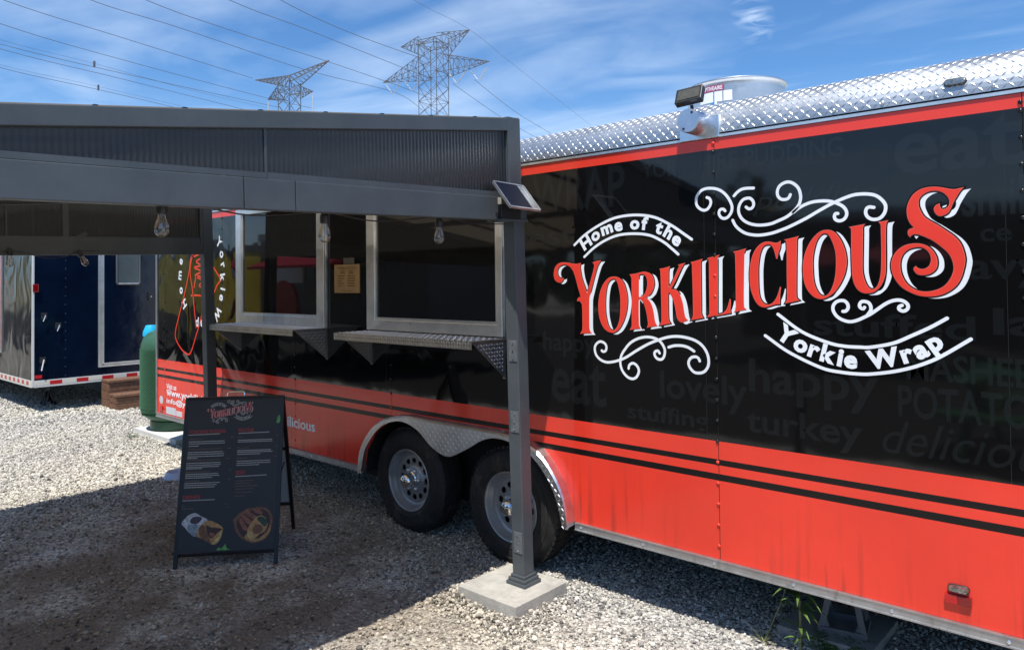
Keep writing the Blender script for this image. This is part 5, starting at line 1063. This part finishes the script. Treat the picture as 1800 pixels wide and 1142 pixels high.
for u_ in (-8.3,-4.3,4.6,8.6):
    cpt=Vector((D1[0]*u_,D1[1]*u_,0))
    for sgn in (1,-1):
        a=cpt+Vector((D1[0]*1.7*sgn,D1[1]*1.7*sgn,35.6)); b_=cpt+Vector((0,0,33.5)); m=MB(); m.tube([a.lerp(b_,.12),a.lerp(b_,.9)],.085,6); m.build('insulator_string',INSUL,t1)
t2=pyl('transmission_tower','smaller steel lattice power pylon with upswept V shaped top arms left of the big pylon',(-96.6,57.4),D1,dict(hw=1.15,zw=18,zt=32.0,step=2.1,arms=[(1,4.75,31.6,29.7,30.1,4),(-1,4.5,31.6,29.7,30.0,4)]))
for sg,L_,zp in ((1,7.9,34.2),(-1,7.2,33.4)):
    m=MB(); d=Vector((D1[0]*sg,D1[1]*sg,0)); tip=d*L_+Vector((0,0,zp)); top=Vector((0,0,33.1)); s=Vector((-d.y,d.x,0))
    bs=[d*1.15+s*1.15*k+Vector((0,0,31.7)) for k in (1,-1)]
    m.bar(top,tip,.11)
    for q in bs: m.bar(q,tip,.10)
    for k in range(9):
        t=k/9.; a=top.lerp(tip,t); 
        for q in bs: m.bar(a,q.lerp(tip,t),.06); m.bar(a,q.lerp(tip,min(1,t+.11)),.06)
    m.build('upswept_arm',PYL,t2)
m=MB(); m.bar((0,0,31),(0,0,33.2),.12); 
for i,j in ((-1,-1),(1,-1),(1,1),(-1,1)): m.bar((i*1.15,j*1.15,31.7),(0,0,33.1),.09)
m.build('peak',PYL,t2)
for sg,L_ in ((1,4.7),(-1,4.45)):
    m=MB(); m.tube([(D1[0]*sg*L_,D1[1]*sg*L_,29.7),(D1[0]*sg*L_,D1[1]*sg*L_,26.6)],.09,6); m.build('insulator_string',INSUL,t2)
def wire(pts,label,r=.042,ext=True):
    P=[Vector(p) for p in pts]
    if ext: # run the span on past the frame on the near side
        d=(P[0]-P[1]); d.z=0; P=[P[0]+d*1.2+Vector((0,0,1.5))]+P
    c=[]
    n_=len(P)
    for i in range(n_-1):
        p0=P[max(i-1,0)]; p1=P[i]; p2=P[i+1]; p3=P[min(i+2,n_-1)]
        for k in range(6):
            t=k/6; c.append(.5*((2*p1)+(p2-p0)*t+(2*p0-5*p1+4*p2-p3)*t*t+(3*p1-p0-3*p2+p3)*t**3))
    c.append(P[-1]); o=c[0].copy(); m=MB(); m.tube([q-o for q in c],r,5)
    return tag(m.build('power_line',WIRE,None,loc=o),label,'power line','overhead power lines crossing the sky')
WL=['power line sloping down to the left tip of the smaller pylon','power line passing just below the lower left arm of the smaller pylon','one of the two close lower left lines, the upper of the pair','lower line of the close pair at the left, going down behind the canopy','lowest double conductor line at the far left above the canopy','power line from top left passing just above the smaller pylon to the larger pylon','power line from top left meeting the right tip of the smaller pylon','power line from the top edge down to the left side of the larger pylon','steepest power line left of the larger pylon reaching its upper arms','thin earth wire touching the top right tip of the larger pylon','power line leaving the right arm of the larger pylon towards the trailer roof','second power line right of the larger pylon, dropping behind the canopy corner','faint upper strand with spacer beside the close pair at far left','faint twin strand just above the lowest line at far left']
for i,pts in enumerate(WIRES): wire(pts,WL[i],.020 if i in (9,12,13) else .040,i not in (10,11))
t=bpy.data.objects['power_line.012']; m=MB(); m.box(-.12,.12,-.12,.12,-.55,.35); m.build('spacer',WIRE,t,loc=Vector((-114.1,36.2,34.0))-t.location)
t=bpy.data.objects['power_line.013']; m=MB(); m.box(-.12,.12,-.12,.12,-.55,.35); m.build('spacer',WIRE,t,loc=Vector((-127.5,41.3,34.0))-t.location)

# ================================================================ NEIGHBOURS ACROSS THE LOT (only their reflections show)
def box_trailer(loc,rz,L_,H_,col,label,stripe=None,awn=None):
    t=thing('vending_trailer',label,'food trailer',loc,rz)
    mt=mat('neighbour_paint',col,.4,noise=(2,.2))
    m=MB(); m.box(-L_/2,L_/2,-1.2,1.2,.45,H_); m.build('body',mt,t,bevel=.05)
    m=MB(); m.box(-L_/2-.02,L_/2+.02,-1.22,1.22,H_-.10,H_+.06); m.build('roof',DULL,t)
    box('hatch',GLASSD,t,-.9,.9,-1.215,-1.20,1.3,2.1); box('hatch',GLASSD,t,-.9,.9,1.20,1.215,1.3,2.1)
    if stripe: box('skirt',mat('neighbour_skirt',stripe,.4),t,-L_/2+.02,L_/2-.02,1.201,1.212,.46,1.0); 
    if awn:
        m=MB(); m.prism([(-1.3,1.2,2.35),(-1.3,2.3,2.0),(-1.3,2.3,1.95),(-1.3,1.2,2.30)],(2.6,0,0)); m.build('awning',mat('neighbour_awning',awn,.6),t)
    for x in (-.5,.5):
        for y in (-1.1,1.1): m=MB(); m.lathe([(.2,-.1),(.33,-.1),(.34,0),(.33,.1),(.2,.1)],c=(x,y,.34),axis='Y',n=24); m.build('wheel',RUBBER,t)
    return t
box_trailer((-18.9,-5.3,0),R(0),11,2.5,(.90,.70,.12),'yellow vending trailer at the far left side of the lot',(.03,.02,.02))
box_trailer((-9.8,-6.2,0),R(0),5.6,2.7,(.10,.105,.115),'dark grey vending trailer with red awning across the lot',None,(.40,.02,.03))
box_trailer((-1.6,-12.6,0),R(-4),5.5,2.9,(.05,.045,.04),'black vending trailer with crimson awning across the lot',None,(.30,.02,.04))
box_trailer((5.2,-10.5,0),R(-22),5,2.6,(.02,.12,.055),'dark green vending trailer with burgundy awning opposite the logo',None,(.28,.015,.03))
b=MB(); b.add([(-60,-26,.006),(60,-26,.006),(60,-3.75,.006),(-60,-3.75,.006)],[(0,1,2,3)]); tag(b.build('added_dark_lane',mat('added_dark_asphalt',(.045,.043,.040),.9,0,.2,noise=(6,.3),bump=(80,.4,.004))),kind='structure')  # unseen dark ground, added to darken what the black panels reflect
nb_=bpy.data.objects['vending_trailer.001']
box('price_board',WHITEP,nb_,-2.5,-1.0,1.2,1.235,1.68,2.2); m=MB(); m.lathe([(.0001,1.24),(.52,1.24),(.54,1.2)],c=(-1.75,0,1.22),axis='Y',n=28); m.build('round_emblem',mat('crimson_emblem',(.45,.02,.03),.4),nb_)
pt=thing('added_green_table','green table shape added unseen behind the viewer for its reflection','table',(1.75,-4.75,0),R(8)); PG=mat('green_bench_paint',(.02,.16,.06),.5,noise=(9,.2))  # unseen green stand-in, added for the green reflection in the trailer side
for k in range(5): box('top_plank',PG,pt,-.8,.8,-.36+.145*k,-.225+.145*k,.71,.74)
for s in (-1,1):
    box('bench_plank',PG,pt,-.8,.8,s*.68-.13,s*.68+.13,.42,.455)
    m=MB(); m.bar((s*.6,-.7,0),(s*.6,.18,.71),.05,.09); m.bar((s*.6,.7,0),(s*.6,-.18,.71),.05,.09); m.box(s*.6-.03,s*.6+.03,-.75,.75,.37,.42); m.build('trestle',PG,pt)
# treeline beyond the lot behind the viewer
tl=thing('tree_row','dark hedge of trees along the lot boundary behind the viewer','trees',(0,-34,0))
rt4=random.Random(9); m=MB()
for k in range(2600):
    x=rt4.uniform(-75,60); h=4.2+1.6*math.sin(x*.35)+1.2*math.sin(x*.9+2); z=rt4.uniform(.2,h); y=rt4.uniform(-1.6,1.6); s=rt4.uniform(.4,.8)
    a=Vector((rt4.uniform(-1,1),rt4.uniform(-1,1),rt4.uniform(-1,1))).normalized(); b_=a.cross(Vector((.3,.9,.2))).normalized()
    p=Vector((x,y,z)); m.add([p-a*s,p-b_*s,p+a*s,p+b_*s],[(0,1,2,3)])
tag(m.build('crowns',mat('hedge_leaf',(.05,.08,.03),.6),tl),kind='stuff')
